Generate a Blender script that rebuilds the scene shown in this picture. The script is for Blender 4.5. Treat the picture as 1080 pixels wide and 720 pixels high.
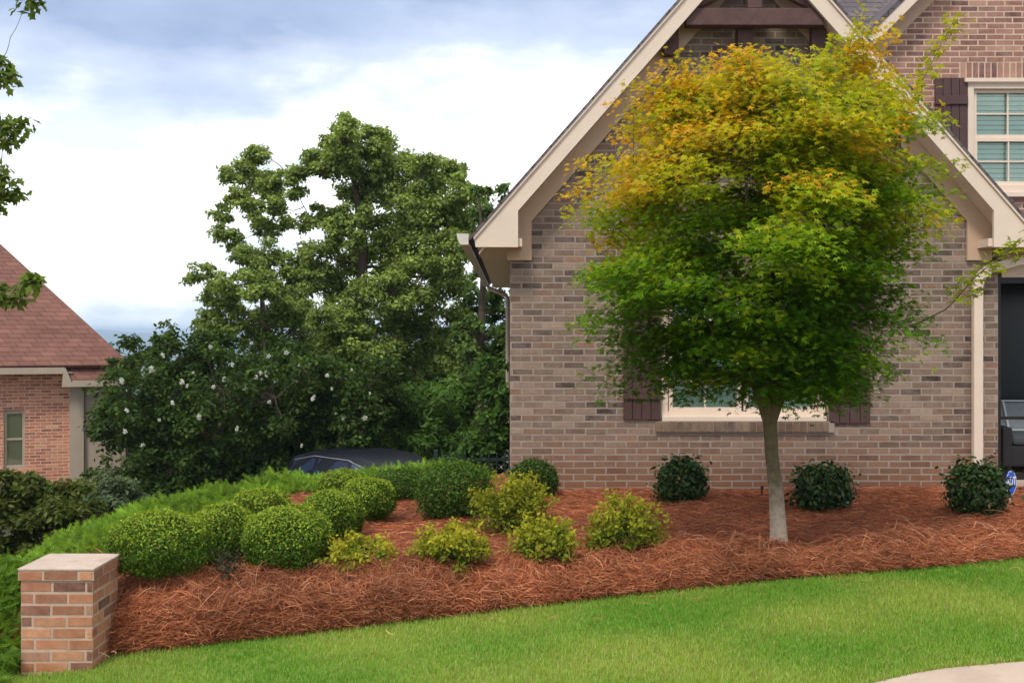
import bpy, bmesh, math, random
import numpy as np
from mathutils import Vector, Matrix
R = math.radians
random.seed(7); rng = np.random.default_rng(7)
S = bpy.context.scene; COL = S.collection
for o in list(bpy.data.objects): bpy.data.objects.remove(o)
F, HZ, EYE = 1186.0, 352.0, 1.6          # focal length in px of the 1080 wide photo, horizon row, eye height
# ------------------------------------------------------------------ camera
cd = bpy.data.cameras.new('camera'); cam = bpy.data.objects.new('camera', cd); COL.objects.link(cam)
cam.location = (0, 0, EYE); cam.rotation_euler = (R(90), 0, 0)
cd.sensor_width = 36; cd.lens = F / 1080 * 36; cd.shift_y = -(360 - HZ) / 1080
cd.clip_start = 0.1; cd.clip_end = 40000
S.camera = cam
# ------------------------------------------------------------------ world, sun, exposure
S.view_settings.view_transform = 'Standard'; S.view_settings.look = 'None'
S.view_settings.gamma = 1; S.view_settings.exposure = 0.64
SUN_EL, SUN_AZ = 52, 205                 # azimuth clockwise from +Y (the view direction): behind the camera, to the left
W = bpy.data.worlds.new('World'); S.world = W; W.use_nodes = True
nt = W.node_tree; nt.nodes.clear()
def nd(t, type_, **kw):
    n = t.nodes.new(type_)
    for k, v in kw.items(): setattr(n, k, v)
    return n
def math_(t, op, a, b=None, clamp=False):
    n = nd(t, 'ShaderNodeMath', operation=op, use_clamp=clamp)
    for i, v in enumerate((a, b)):
        if v is None: continue
        if hasattr(v, 'is_linked'): t.links.new(v, n.inputs[i])
        else: n.inputs[i].default_value = v
    return n.outputs[0]
def mixc(t, f, a, b, mode='MIX'):
    n = nd(t, 'ShaderNodeMix', data_type='RGBA', blend_type=mode)
    for idx, v in ((0, f), (6, a), (7, b)):
        if hasattr(v, 'is_linked'): t.links.new(v, n.inputs[idx])
        else: n.inputs[idx].default_value = v if idx == 0 else (*v[:3], 1)
    return n.outputs[2]
def ramp(t, f, stops):
    n = nd(t, 'ShaderNodeValToRGB'); e = n.color_ramp.elements
    while len(e) < len(stops): e.new(0.5)
    for el, (p, c) in zip(e, stops):
        el.position = p; el.color = (c, c, c, 1) if not hasattr(c, '__len__') else (*c, 1)
    t.links.new(f, n.inputs[0]); return n.outputs[0]
def noise(t, vec, scale, detail=4, rough=.55, out='Fac'):
    n = nd(t, 'ShaderNodeTexNoise'); n.inputs['Scale'].default_value = scale
    n.inputs['Detail'].default_value = detail; n.inputs['Roughness'].default_value = rough
    if vec is not None: t.links.new(vec, n.inputs['Vector'])
    return n.outputs[out]
sky = nd(nt, 'ShaderNodeTexSky', sky_type='NISHITA', sun_disc=False, sun_elevation=R(SUN_EL), sun_rotation=R(SUN_AZ))
tc = nd(nt, 'ShaderNodeTexCoord')
mp = nd(nt, 'ShaderNodeMapping'); mp.inputs['Scale'].default_value = (1, 1, 2.6); mp.inputs['Location'].default_value = (3.1, .4, .2)
nt.links.new(tc.outputs['Generated'], mp.inputs[0])
sep = nd(nt, 'ShaderNodeSeparateXYZ'); nt.links.new(tc.outputs['Generated'], sep.inputs[0])
z = sep.outputs[2]
n1 = noise(nt, mp.outputs[0], 3.4, 8, .56); n2 = noise(nt, mp.outputs[0], 6.5, 6, .55)
el = math_(nt, 'ADD', z, math_(nt, 'MULTIPLY', math_(nt, 'SUBTRACT', n1, .5), .25))
el = math_(nt, 'ADD', el, math_(nt, 'MULTIPLY', sep.outputs[0], -.05))
dark = ramp(nt, el, [(0, 0), (.185, 0), (.225, .72), (.27, 1), (.42, .9), (.55, .12), (1, 0)])
body = ramp(nt, n2, [(.3, (2.6, 3.35, 5.0)), (.7, (3.9, 4.8, 6.5))])
white = ramp(nt, n2, [(.36, (12.6, 12.6, 12.8)), (.62, (6.3, 6.9, 7.6))])
clouds = mixc(nt, dark, white, body)
# open blue sky shows faintly through thin places
thin = ramp(nt, n1, [(.55, .0), (.75, .35)])
skycol = mixc(nt, thin, clouds, sky.outputs[0])
bg = nd(nt, 'ShaderNodeBackground'); bg.inputs[1].default_value = 0.1
nt.links.new(skycol, bg.inputs[0])
wo = nd(nt, 'ShaderNodeOutputWorld'); nt.links.new(bg.outputs[0], wo.inputs[0])
sd = bpy.data.lights.new('sun', 'SUN'); sun = bpy.data.objects.new('sun', sd); COL.objects.link(sun)
sd.energy = 1.5; sd.angle = R(10); sd.color = (1, .95, .86)
sun.rotation_euler = (R(90 - SUN_EL), 0, R(-SUN_AZ + 180))
sun.location = (0, 0, 20)
# ------------------------------------------------------------------ helpers
def lin(r, g, b):
    f = lambda c: (c/255/12.92) if c <= 10 else ((c/255+.055)/1.055)**2.4
    return (f(r), f(g), f(b))
def P(px, py, d): return np.array([(px-540)/F*d, d, EYE-(py-HZ)/F*d])
def X(px, d): return (px-540)/F*d
def Z(py, d): return EYE-(py-HZ)/F*d
def tag(o, label=None, cat=None, group=None, kind=None):
    if label: o['label'] = label
    if cat: o['category'] = cat
    if group: o['group'] = group
    if kind: o['kind'] = kind
    return o
def empty(name, loc, rz=0):
    o = bpy.data.objects.new(name, None); COL.objects.link(o); o.location = loc; o.rotation_euler = (0, 0, rz)
    o.empty_display_size = .2; return o
def link(name, me, mats, parent=None, loc=(0, 0, 0)):
    o = bpy.data.objects.new(name, me); COL.objects.link(o); o.location = loc
    for m in (mats if isinstance(mats, (list, tuple)) else [mats]): me.materials.append(m)
    if parent: o.parent = parent
    return o
def npmesh(name, V, Fc, mats, col=None, parent=None, origin=None, loc=None, mi=None, smooth=False):
    """V (n,3), Fc (m,3) or (m,4) arrays -> one mesh object; origin is subtracted from V"""
    V = np.asarray(V, float).reshape(-1, 3); Fc = np.asarray(Fc, np.int32)
    if origin is not None: V = V - np.asarray(origin)
    me = bpy.data.meshes.new(name); k = Fc.shape[1]
    me.vertices.add(len(V)); me.vertices.foreach_set('co', V.ravel())
    me.loops.add(Fc.size); me.loops.foreach_set('vertex_index', Fc.ravel())
    me.polygons.add(len(Fc)); me.polygons.foreach_set('loop_start', np.arange(0, Fc.size, k, dtype=np.int32))
    if mi is not None: me.polygons.foreach_set('material_index', np.asarray(mi, np.int32))
    me.polygons.foreach_set('use_smooth', np.full(len(Fc), bool(smooth)))
    me.update(calc_edges=True)
    if col is not None:
        a = me.color_attributes.new('Col', 'FLOAT_COLOR', 'POINT')
        a.data.foreach_set('color', np.c_[col, np.ones(len(col))].ravel())
    return link(name, me, mats, parent, loc if loc is not None else (0, 0, 0))
class MB:
    """collects boxes, prisms and tubes into one mesh"""
    def __init__(s): s.v = []; s.f = []; s.m = []
    def add(s, v, f, m=0):
        b = len(s.v); s.v += [tuple(p) for p in v]; s.f += [tuple(b+i for i in q) for q in f]; s.m += [m]*len(f); return s
    def box(s, x0, x1, y0, y1, z0, z1, m=0):
        v = [(x, y, zz) for zz in (z0, z1) for x, y in ((x0, y0), (x1, y0), (x1, y1), (x0, y1))]
        return s.add(v, [(3, 2, 1, 0), (4, 5, 6, 7), (0, 1, 5, 4), (1, 2, 6, 5), (2, 3, 7, 6), (3, 0, 4, 7)], m)
    def prism(s, poly, y0, y1, m=0):       # poly of (x,z) extruded along y
        n = len(poly); v = [(x, y0, zz) for x, zz in poly] + [(x, y1, zz) for x, zz in poly]
        a = sum(poly[i][0]*poly[(i+1) % n][1]-poly[(i+1) % n][0]*poly[i][1] for i in range(n))
        f = [tuple(range(n)), tuple(range(2*n-1, n-1, -1))] + [(i+n, (i+1) % n+n, (i+1) % n, i) for i in range(n)]
        if a < 0: f = [q[::-1] for q in f]
        return s.add(v, f, m)
    def slab(s, quad, th, m=0):            # quad of 4 points, thickened downwards along its normal
        q = [Vector(p) for p in quad]; n = (q[1]-q[0]).cross(q[3]-q[0]).normalized()*th
        v = q + [p-n for p in q]
        return s.add(v, [(0, 1, 2, 3), (7, 6, 5, 4), (0, 4, 5, 1), (1, 5, 6, 2), (2, 6, 7, 3), (3, 7, 4, 0)], m)
    def tube(s, pts, rad, sides=8, m=0):
        V, Fq = tube(pts, rad, sides); return s.add(V.tolist(), Fq.tolist(), m)
    def lathe(s, prof, n=20, c=(0, 0, 0), axis='Z', m=0):
        v = []; f = []
        for r, h in prof:
            for i in range(n):
                a = 2*math.pi*i/n; p = (r*math.cos(a), r*math.sin(a), h)
                if axis == 'Y': p = (p[0], p[2], p[1])
                v.append((p[0]+c[0], p[1]+c[1], p[2]+c[2]))
        for j in range(len(prof)-1):
            for i in range(n): f.append((j*n+i, j*n+(i+1) % n, (j+1)*n+(i+1) % n, (j+1)*n+i))
        f.append(tuple(range(n-1, -1, -1))); f.append(tuple((len(prof)-1)*n+i for i in range(n)))
        return s.add(v, f, m)
    def build(s, name, mats, parent=None, loc=(0, 0, 0), bevel=0, smooth=False):
        me = bpy.data.meshes.new(name); me.from_pydata(s.v, [], s.f); me.update()
        me.polygons.foreach_set('material_index', s.m)
        bm = bmesh.new(); bm.from_mesh(me)
        bmesh.ops.recalc_face_normals(bm, faces=bm.faces); bm.to_mesh(me); bm.free()
        if smooth: me.polygons.foreach_set('use_smooth', [True]*len(me.polygons))
        o = link(name, me, mats, parent, loc)
        if bevel:
            b = o.modifiers.new('bevel', 'BEVEL'); b.width = bevel; b.segments = 2; b.limit_method = 'ANGLE'
        return o
def tube(pts, rad, sides=7):
    pts = np.asarray(pts, float); n = len(pts); rad = np.broadcast_to(np.asarray(rad, float), (n,))
    T = np.gradient(pts, axis=0); T /= np.linalg.norm(T, axis=1, keepdims=True)+1e-9
    ref = np.array([.31, .9, .2]) if abs(T[0] @ np.array([.31, .9, .2])) < .9 else np.array([1., 0, 0])
    A = np.cross(T, ref); A /= np.linalg.norm(A, axis=1, keepdims=True)+1e-9; B = np.cross(T, A)
    an = np.linspace(0, 2*np.pi, sides, endpoint=False)
    V = pts[:, None]+rad[:, None, None]*(np.cos(an)[None, :, None]*A[:, None]+np.sin(an)[None, :, None]*B[:, None])
    i = np.arange(n-1)[:, None]; j = np.arange(sides)[None]
    Fq = np.stack([i*sides+j, i*sides+(j+1) % sides, (i+1)*sides+(j+1) % sides, (i+1)*sides+j], -1).reshape(-1, 4)
    return V.reshape(-1, 3), Fq
def cat_meshes(L):
    V = []; Fc = []; b = 0
    for v, f in L: V.append(v); Fc.append(f+b); b += len(v)
    return np.concatenate(V), np.concatenate(Fc)
def unit(a): return a/(np.linalg.norm(a, axis=-1, keepdims=True)+1e-9)
# leaf templates: (u along, v across, w up), triangles
KITE = (np.array([(0, 0, 0), (.42, -.27, .07), (1, 0, -.04), (.42, .27, .07)]), np.array([(0, 1, 2), (0, 2, 3)]))
OVAL = (np.array([(0, 0, 0), (.3, -.25, .06), (.7, -.22, .04), (1, 0, -.05), (.7, .22, .04), (.3, .25, .06)]), np.array([(0, 1, 2), (0, 2, 3), (0, 3, 4), (0, 4, 5)]))
def _star():
    v = [(0, 0, 0)]; f = []
    for a, l in ((-100, .5), (-48, .85), (0, 1.0), (48, .85), (100, .5)):
        b = len(v); a = R(a); w = .15
        for (u, t, h) in ((.42*l, -w, .03), (l, 0, -.12*l), (.42*l, w, .03)):
            v.append((u*math.cos(a)-t*math.sin(a), u*math.sin(a)+t*math.cos(a), h))
        f += [(0, b, b+2), (b, b+1, b+2)]
    return np.array(v), np.array(f)
STAR = _star()
def _spray():
    v = []; f = []
    for k in range(5):
        u = .1+.17*k
        for sgn in (-1, 1):
            b = len(v); l = .42*(1-.12*k)
            v += [(u-.05, 0, 0), (u+.10, sgn*.02, .02), (u+l*.8, sgn*l*.62, .10*l)]; f.append((b, b+1, b+2))
    b = len(v); v += [(0, -.03, 0), (0, .03, 0), (1.05, 0, .05)]; f.append((b, b+1, b+2))
    return np.array(v), np.array(f)
SPRAY = _spray()
OAK = (np.array([(0, 0, 0), (.25, -.2, .04), (.38, -.12, .04), (.6, -.33, .03), (.72, -.16, .0), (1, 0, -.1), (.72, .16, .0), (.6, .33, .03), (.38, .12, .04), (.25, .2, .04)]),
       np.array([(0, 1, 2), (2, 3, 4), (4, 5, 6), (6, 7, 8), (8, 9, 0), (0, 2, 8), (2, 4, 6), (2, 6, 8)]))
def leaf_batch(Pp, N, size, tm, D=None):
    n = len(Pp); N = unit(N)
    if D is None: D = rng.normal(size=(n, 3))
    D = unit(D-(D*N).sum(1, keepdims=True)*N); Sd = np.cross(N, D); T, Ft = tm
    V = Pp[:, None]+size[:, None, None]*(T[None, :, 0:1]*D[:, None]+T[None, :, 1:2]*Sd[:, None]+T[None, :, 2:3]*N[:, None])
    Fc = (np.arange(n)[:, None, None]*len(T)+Ft[None]).reshape(-1, 3)
    return V.reshape(-1, 3), Fc, len(T)
def leaves(name, Pp, N, size, col, tm, mat, parent=None, origin=None, D=None, loc=None):
    V, Fc, k = leaf_batch(Pp, N, size, tm, D)
    return npmesh(name, V, Fc, mat, np.repeat(np.clip(col, 0, 1), k, axis=0), parent, origin, loc, smooth=True)
def ball(n): return unit(rng.normal(size=(n, 3)))
def pick(n, pal, w=None, jit=.12):
    pal = np.array(pal); i = rng.choice(len(pal), n, p=None if w is None else np.array(w)/sum(w))
    return pal[i]*(1+rng.normal(size=(n, 1))*jit)
# ------------------------------------------------------------------ materials
def new_mat(name):
    m = bpy.data.materials.new(name); m.use_nodes = True; t = m.node_tree
    return m, t, t.nodes['Principled BSDF']
def mat(name, col, rough=.6, nscale=0, namt=.2, bump=0, bscale=None, metal=0, spec=.4, dist=.01, dirt=None):
    m, t, b = new_mat(name); b.inputs['Roughness'].default_value = rough; b.inputs['Metallic'].default_value = metal
    b.inputs['Specular IOR Level'].default_value = spec
    b.inputs['Base Color'].default_value = (*col, 1)
    tc = nd(t, 'ShaderNodeTexCoord').outputs['Object']
    if nscale:
        f = noise(t, tc, nscale, 6, .6); c = ramp(t, f, [(.25, tuple(x*(1-namt) for x in col)), (.75, tuple(min(1, x*(1+namt)) for x in col))])
        if dirt:
            f2 = ramp(t, noise(t, tc, nscale*.33, 8, .7), [(.5, 0), (.72, .6)]); c = mixc(t, f2, c, dirt)
        t.links.new(c, b.inputs['Base Color'])
    if bump:
        bn = nd(t, 'ShaderNodeBump'); bn.inputs['Strength'].default_value = bump; bn.inputs['Distance'].default_value = dist
        t.links.new(noise(t, tc, bscale or nscale*3 or 40, 6, .6), bn.inputs['Height']); t.links.new(bn.outputs[0], b.inputs['Normal'])
    return m
def leaf_mat(name, trans=.3, rough=.5, spec=.3, tint=(1.25, 1.15, .55)):
    m, t, b = new_mat(name); b.inputs['Roughness'].default_value = rough; b.inputs['Specular IOR Level'].default_value = spec
    a = nd(t, 'ShaderNodeVertexColor', layer_name='Col').outputs[0]
    t.links.new(a, b.inputs['Base Color'])
    tr = nd(t, 'ShaderNodeBsdfTranslucent'); t.links.new(mixc(t, 1, a, tint, 'MULTIPLY'), tr.inputs[0])
    mx = nd(t, 'ShaderNodeMixShader'); mx.inputs[0].default_value = trans
    t.links.new(b.outputs[0], mx.inputs[1]); t.links.new(tr.outputs[0], mx.inputs[2])
    t.links.new(mx.outputs[0], t.nodes['Material Output'].inputs[0]); return m
def attr_mat(name, rough=.9, bump=.4, bscale=60, spec=.2, stain=None, dist=.004):
    m, t, b = new_mat(name); b.inputs['Roughness'].default_value = rough; b.inputs['Specular IOR Level'].default_value = spec
    a = nd(t, 'ShaderNodeVertexColor', layer_name='Col').outputs[0]; tco = nd(t, 'ShaderNodeTexCoord').outputs['Object']
    f = noise(t, tco, 22, 6, .65); c = mixc(t, 1, a, ramp(t, f, [(.25, .74), (.75, 1.22)]), 'MULTIPLY')
    if stain:
        colr, ztop, smear = stain       # smear: mortar wash left on the faces, then soil splashed on the foot of the wall
        fs = ramp(t, noise(t, tco, 7, 8, .75), [(.42, 0), (.66, .5)]); c = mixc(t, fs, c, smear)
        sp = nd(t, 'ShaderNodeSeparateXYZ'); t.links.new(tco, sp.inputs[0])
        h = math_(t, 'ADD', sp.outputs[2], math_(t, 'MULTIPLY', math_(t, 'SUBTRACT', noise(t, tco, 2.5, 6, .6), .5), .6))
        h = math_(t, 'MULTIPLY', math_(t, 'SUBTRACT', 1, math_(t, 'DIVIDE', h, ztop), True), .9)
        c = mixc(t, h, c, colr)
    t.links.new(c, b.inputs['Base Color'])
    bn = nd(t, 'ShaderNodeBump'); bn.inputs['Strength'].default_value = bump; bn.inputs['Distance'].default_value = dist
    t.links.new(noise(t, tco, bscale, 6, .65), bn.inputs['Height']); t.links.new(bn.outputs[0], b.inputs['Normal'])
    return m
SMEAR = lin(150, 135, 122)
M_brick = attr_mat('brick', stain=(lin(134, 92, 66), .66, SMEAR))
M_brick_up = attr_mat('brick_upper', stain=(lin(170, 130, 108), .01, lin(178, 148, 130)))
M_brick_red = attr_mat('brick_red', stain=(lin(150, 96, 68), .4, lin(196, 140, 112)))
M_brick_pier = attr_mat('brick_pier', stain=(lin(150, 84, 50), .16, lin(176, 132, 108)), dist=.006)
M_mortar = mat('mortar', lin(156, 141, 128), .95, 9, .12, .5, 80, dist=.004)
M_mortar_r = mat('mortar_red', lin(206, 176, 156), .95, 9, .12, .5, 80)
M_mortar_p = mat('mortar_pier', lin(188, 158, 138), .95, 9, .16, .5, 80, dirt=lin(150, 116, 94))
M_trim = mat('cream_trim', lin(224, 203, 182), .55, 3, .06, .08, 30)
M_trim_dark = mat('tan_frieze', lin(196, 166, 138), .6, 3, .06, .08, 30)
M_siding = mat('beige_siding', lin(168, 152, 134), .7, 3, .08, .1, 30)
M_white = mat('white_gutter', lin(206, 196, 186), .5, 6, .06)
M_timber = mat('dark_timber', lin(92, 66, 60), .75, 14, .25, .4, 50, dirt=lin(70, 50, 46))
M_shutter = mat('shutter_brown', lin(80, 56, 52), .6, 10, .15, .15, 60)
M_black = mat('dark_bronze', (.012, .010, .009), .45)
M_concrete = mat('concrete', lin(188, 166, 148), .9, 4, .10, .4, 90, dirt=lin(160, 138, 118))
M_asphalt = mat('asphalt', (.05, .05, .052), .9, 30, .25, .5, 120)
M_bark = mat('bark', lin(120, 104, 84), .9, 9, .35, .8, 26, dirt=lin(96, 98, 70), dist=.02)
M_bark_maple, t, b = new_mat('maple_bark'); b.inputs['Roughness'].default_value = .9; tco = nd(t, 'ShaderNodeTexCoord').outputs['Object']
sp = nd(t, 'ShaderNodeSeparateXYZ'); t.links.new(tco, sp.inputs[0])
hb = math_(t, 'ADD', sp.outputs[2], math_(t, 'MULTIPLY', math_(t, 'SUBTRACT', noise(t, tco, 9, 6, .7), .5), .8))
cb = mixc(t, ramp(t, hb, [(.22, 0), (.62, 1)]), lin(176, 160, 140), lin(108, 94, 66)); cb = mixc(t, 1, cb, ramp(t, noise(t, tco, 24, 6, .7), [(.3, .7), (.7, 1.2)]), 'MULTIPLY')
t.links.new(cb, b.inputs['Base Color']); bn = nd(t, 'ShaderNodeBump'); bn.inputs['Strength'].default_value = .7; bn.inputs['Distance'].default_value = .012
t.links.new(noise(t, tco, 34, 6, .7), bn.inputs['Height']); t.links.new(bn.outputs[0], b.inputs['Normal'])
M_bark_dark = mat('bark_dark', lin(84, 70, 58), .9, 5, .35, .8, 16, dist=.04)
M_leaf = leaf_mat('leaf', .42, .6, .12); M_leaf_maple = leaf_mat('maple_leaf', .48, .6, .1, (1.25, 1.15, .4)); M_leaf_gloss = leaf_mat('glossy_leaf', .2, .42, .25)
M_needle = leaf_mat('pine_needle', .1, .6, .25, (1, .8, .6)); M_grass = leaf_mat('grass_blade', .35, .5, .3)
M_petal = mat('white_petal', (.66, .67, .58), .6)
def glass_mat(name, col=(.02, .025, .03), rough=.04):
    m, t, b = new_mat(name); b.inputs['Base Color'].default_value = (*col, 1); b.inputs['Roughness'].default_value = rough
    b.inputs['Specular IOR Level'].default_value = .8
    lw = nd(t, 'ShaderNodeFresnel'); lw.inputs[0].default_value = 1.5
    gl = nd(t, 'ShaderNodeBsdfGlossy'); gl.inputs['Roughness'].default_value = rough; tr = nd(t, 'ShaderNodeBsdfTransparent'); tr.inputs[0].default_value = (.91, 1, .945, 1)
    mx = nd(t, 'ShaderNodeMixShader'); t.links.new(math_(t, 'MULTIPLY', lw.outputs[0], 1.6, True), mx.inputs[0])
    t.links.new(tr.outputs[0], mx.inputs[1]); t.links.new(gl.outputs[0], mx.inputs[2])
    t.links.new(mx.outputs[0], t.nodes['Material Output'].inputs[0]); return m
M_glass = glass_mat('window_glass')
M_darkglass = mat('dark_glass', (.016, .018, .018), .22, spec=.4)
M_carglass = mat('car_glass', (.022, .034, .068), .14, spec=.8)
M_blind = mat('blind', lin(236, 242, 238), .5)
def shingle_mat(name, c1, c2, c3, up=1.5):
    m, t, b = new_mat(name); b.inputs['Roughness'].default_value = .92; b.inputs['Specular IOR Level'].default_value = .15
    tco = nd(t, 'ShaderNodeTexCoord').outputs['Object']; sp = nd(t, 'ShaderNodeSeparateXYZ'); t.links.new(tco, sp.inputs[0])
    cb = nd(t, 'ShaderNodeCombineXYZ'); t.links.new(math_(t, 'ADD', sp.outputs[0], math_(t, 'MULTIPLY', sp.outputs[1], .93)), cb.inputs[0])
    t.links.new(math_(t, 'MULTIPLY', sp.outputs[2], up), cb.inputs[1])
    br = nd(t, 'ShaderNodeTexBrick'); t.links.new(cb.outputs[0], br.inputs[0]); br.inputs['Scale'].default_value = 1
    br.inputs['Brick Width'].default_value = .30; br.inputs['Row Height'].default_value = .14; br.inputs['Mortar Size'].default_value = .008
    br.inputs['Color1'].default_value = (*c1, 1); br.inputs['Color2'].default_value = (*c2, 1); br.inputs['Mortar'].default_value = (*c3, 1); br.inputs['Bias'].default_value = -.1
    c = mixc(t, 1, br.outputs[0], ramp(t, noise(t, tco, 1.3, 8, .65), [(.3, .8), (.7, 1.2)]), 'MULTIPLY')
    t.links.new(c, b.inputs['Base Color'])
    bn = nd(t, 'ShaderNodeBump'); bn.inputs['Strength'].default_value = .5; bn.inputs['Distance'].default_value = .012; bn.invert = True
    t.links.new(br.outputs['Fac'], bn.inputs['Height']); t.links.new(bn.outputs[0], b.inputs['Normal']); return m
M_shingle_red = shingle_mat('red_shingles', lin(128, 90, 78), lin(112, 78, 68), lin(88, 60, 54))
M_shingle = shingle_mat('grey_shingles', lin(112, 102, 104), lin(92, 84, 88), lin(66, 60, 62))
# ------------------------------------------------------------------ terrain functions
def z_lawn(x): return np.interp(x, [-6, -2.7, 0, 2, 4, 9], [-.62, -.405, -.17, 0, .03, .05])
def y_edge(x): return np.interp(x, [-3.4, -2.62, -1.42, 0, 1, 1.93, 2.7, 3.6, 7], [6.95, 6.98, 7.09, 7.29, 7.42, 7.46, 7.63, 7.96, 9.3])
def z_bed(x, y):
    t = y-y_edge(x); s = np.clip(t/.42, 0, 1); p = np.sqrt(np.clip(1-(1-s)**2, 0, 1))
    top = np.interp(x, [-3, 0, 3, 6], [-.05, .0, .075, .09])*np.clip(1-(t-.5)/2.6, 0, 1)
    top = top+(.058+.02*np.sin(x*5.3)+.02*np.sin(x*11.1+1))*np.exp(-((t-.33)/.17)**2)-.03*np.exp(-((t-.85)/.2)**2)
    wob = .025*np.sin(x*3.1+y*1.7)*np.sin(y*2.3-x)+.018*np.sin(7*x+2*np.sin(5*y))
    return z_lawn(x)+(top+wob-z_lawn(x))*p
CREST = np.array([(-3.25, -30), (-3.25, 6.2), (-3.3, 8.3), (-3.1, 10), (-2.5, 11.2), (-1.5, 12.2), (-.1, 12.9), (.6, 16), (1.5, 30), (4, 60)])
def crest_dist(x, y):
    """signed distance to the crest line, positive to the left / beyond it"""
    p = np.stack([np.asarray(x, float), np.asarray(y, float)], -1); best = np.full(p.shape[:-1], 1e9); sg = np.ones(p.shape[:-1])
    for a, b in zip(CREST[:-1], CREST[1:]):
        ab = b-a; t = np.clip(((p-a)*ab).sum(-1)/(ab@ab), 0, 1); q = a+t[..., None]*ab; dd = np.linalg.norm(p-q, axis=-1)
        cr = ab[0]*(p[..., 1]-a[1])-ab[1]*(p[..., 0]-a[0]); u = dd < best
        best = np.where(u, dd, best); sg = np.where(u, np.sign(cr), sg)
    return best*sg
def H(x, y):
    x = np.asarray(x, float); y = np.asarray(y, float)
    base = np.where(y > y_edge(x), z_bed(x, y), z_lawn(x)); base = np.where(y > 11.5, np.minimum(base, 0), base)
    d = np.maximum(crest_dist(x, y), 0); s = np.clip(d/2.7, 0, 1); s = s*s*(3-2*s)
    h = base*(1-s)-2.15*s
    r = np.hypot(x, y); far = np.clip((r-30)/600, 0, 1); h = h-38*far**.8*np.where(r > 30, 1, 0)
    k = np.clip((r-3200)/2600, 0, 1); k = k*k*(3-2*k); an = np.arctan2(x, y)
    ridge = 57+6*np.sin(an*9+1)+5*np.sin(an*31+.4)+3.5*np.sin(an*67)+2.5*np.sin(an*143+1)
    return h+k*ridge
# ground: one sheet to the horizon
rr = np.concatenate([[0], np.geomspace(.5, 9000, 130)]); na = 540; aa = np.linspace(0, 2*np.pi, na, endpoint=False)
GX = rr[:, None]*np.sin(aa)[None]-1; GY = rr[:, None]*np.cos(aa)[None]+9
GZ = H(GX, GY)-np.where(np.hypot(GX+1, GY-9) < 60, .10, 0)
i = np.arange(len(rr)-1)[:, None]; j = np.arange(na)[None]
GF = np.stack([i*na+j, (i+1)*na+j, (i+1)*na+(j+1) % na, i*na+(j+1) % na], -1).reshape(-1, 4)
m, t, b = new_mat('ground'); tco = nd(t, 'ShaderNodeTexCoord').outputs['Object']; b.inputs['Roughness'].default_value = .95
c = mixc(t, ramp(t, noise(t, tco, .9, 8, .6), [(.4, 0), (.65, 1)]), (.035, .055, .015), (.07, .05, .03))
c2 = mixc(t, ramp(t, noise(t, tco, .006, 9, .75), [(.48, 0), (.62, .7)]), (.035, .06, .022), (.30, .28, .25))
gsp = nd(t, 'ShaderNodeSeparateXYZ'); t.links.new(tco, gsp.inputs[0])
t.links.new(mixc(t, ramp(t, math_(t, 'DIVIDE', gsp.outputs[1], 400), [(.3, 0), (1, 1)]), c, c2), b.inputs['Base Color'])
g = npmesh('ground', np.stack([GX, GY, GZ], -1), GF, m, smooth=True); tag(g, kind='structure')
# lawn sheet
def sheet(name, xs, y0f, y1f, ny, zf, mats, kind='structure', smooth=True):
    xs = np.asarray(xs); tt = np.linspace(0, 1, ny); Xx = np.repeat(xs[:, None], ny, 1); Yy = y0f(xs)[:, None]*(1-tt)+y1f(xs)[:, None]*tt
    i = np.arange(len(xs)-1)[:, None]; j = np.arange(ny-1)[None]
    Fq = np.stack([i*ny+j, (i+1)*ny+j, (i+1)*ny+j+1, i*ny+j+1], -1).reshape(-1, 4)
    o = npmesh(name, np.stack([Xx, Yy, zf(Xx, Yy)], -1), Fq, mats, smooth=smooth); return tag(o, kind=kind)
def walk_y(x): return np.interp(x, [-6, .6, 1.5, 2.0, 2.55, 3.4, 9], [2.5, 4.72, 5.17, 5.36, 5.48, 5.58, 6.2])
M_soil = mat('lawn_soil', lin(112, 130, 48), .95, 5, .3, .6, 60)
sheet('lawn', np.linspace(-3.3, 7, 80), lambda x: walk_y(x)-.04, lambda x: y_edge(x)+.1, 30, lambda x, y: z_lawn(x)-.012, M_soil)
sheet('sidewalk', np.linspace(-6, 9, 90), lambda x: walk_y(x)-1.5, walk_y, 8, lambda x, y: z_lawn(x)+.004, M_concrete)
sheet('road', np.linspace(-14, 14, 60), lambda x: walk_y(np.clip(x, -6, 9))-9.5, lambda x: walk_y(np.clip(x, -6, 9))-2.4, 8, lambda x, y: z_lawn(x)-.13, M_asphalt)
# ------------------------------------------------------------------ brickwork
PAL_MAIN = [lin(139, 117, 100), lin(128, 106, 91), lin(117, 96, 83), lin(146, 124, 106), lin(80, 65, 59), lin(135, 104, 84), lin(97, 81, 71)]
W_MAIN = [5, 6, 4.5, 3, 1.9, 2.2, 2.2]
PAL_UP = [lin(158, 115, 99), lin(147, 104, 89), lin(166, 127, 108), lin(130, 93, 82), lin(113, 83, 78)]; W_UP = [5, 5, 4, 3, 1]
PAL_RED = [lin(192, 128, 98), lin(180, 114, 86), lin(204, 146, 112), lin(164, 100, 80), lin(150, 98, 84)]; W_RED = [5, 5, 3, 3, 1]
PAL_PIER = [lin(170, 114, 84), lin(156, 104, 80), lin(182, 130, 98), lin(136, 92, 76), lin(110, 76, 66), lin(166, 128, 106)]; W_PIER = [5, 4, 3, 3, 1.5, 2]
def subtract(iv, a, b):
    out = []
    for s, e in iv:
        if b <= s or a >= e: out.append((s, e)); continue
        if a > s: out.append((s, a))
        if b < e: out.append((b, e))
    return out
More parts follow.
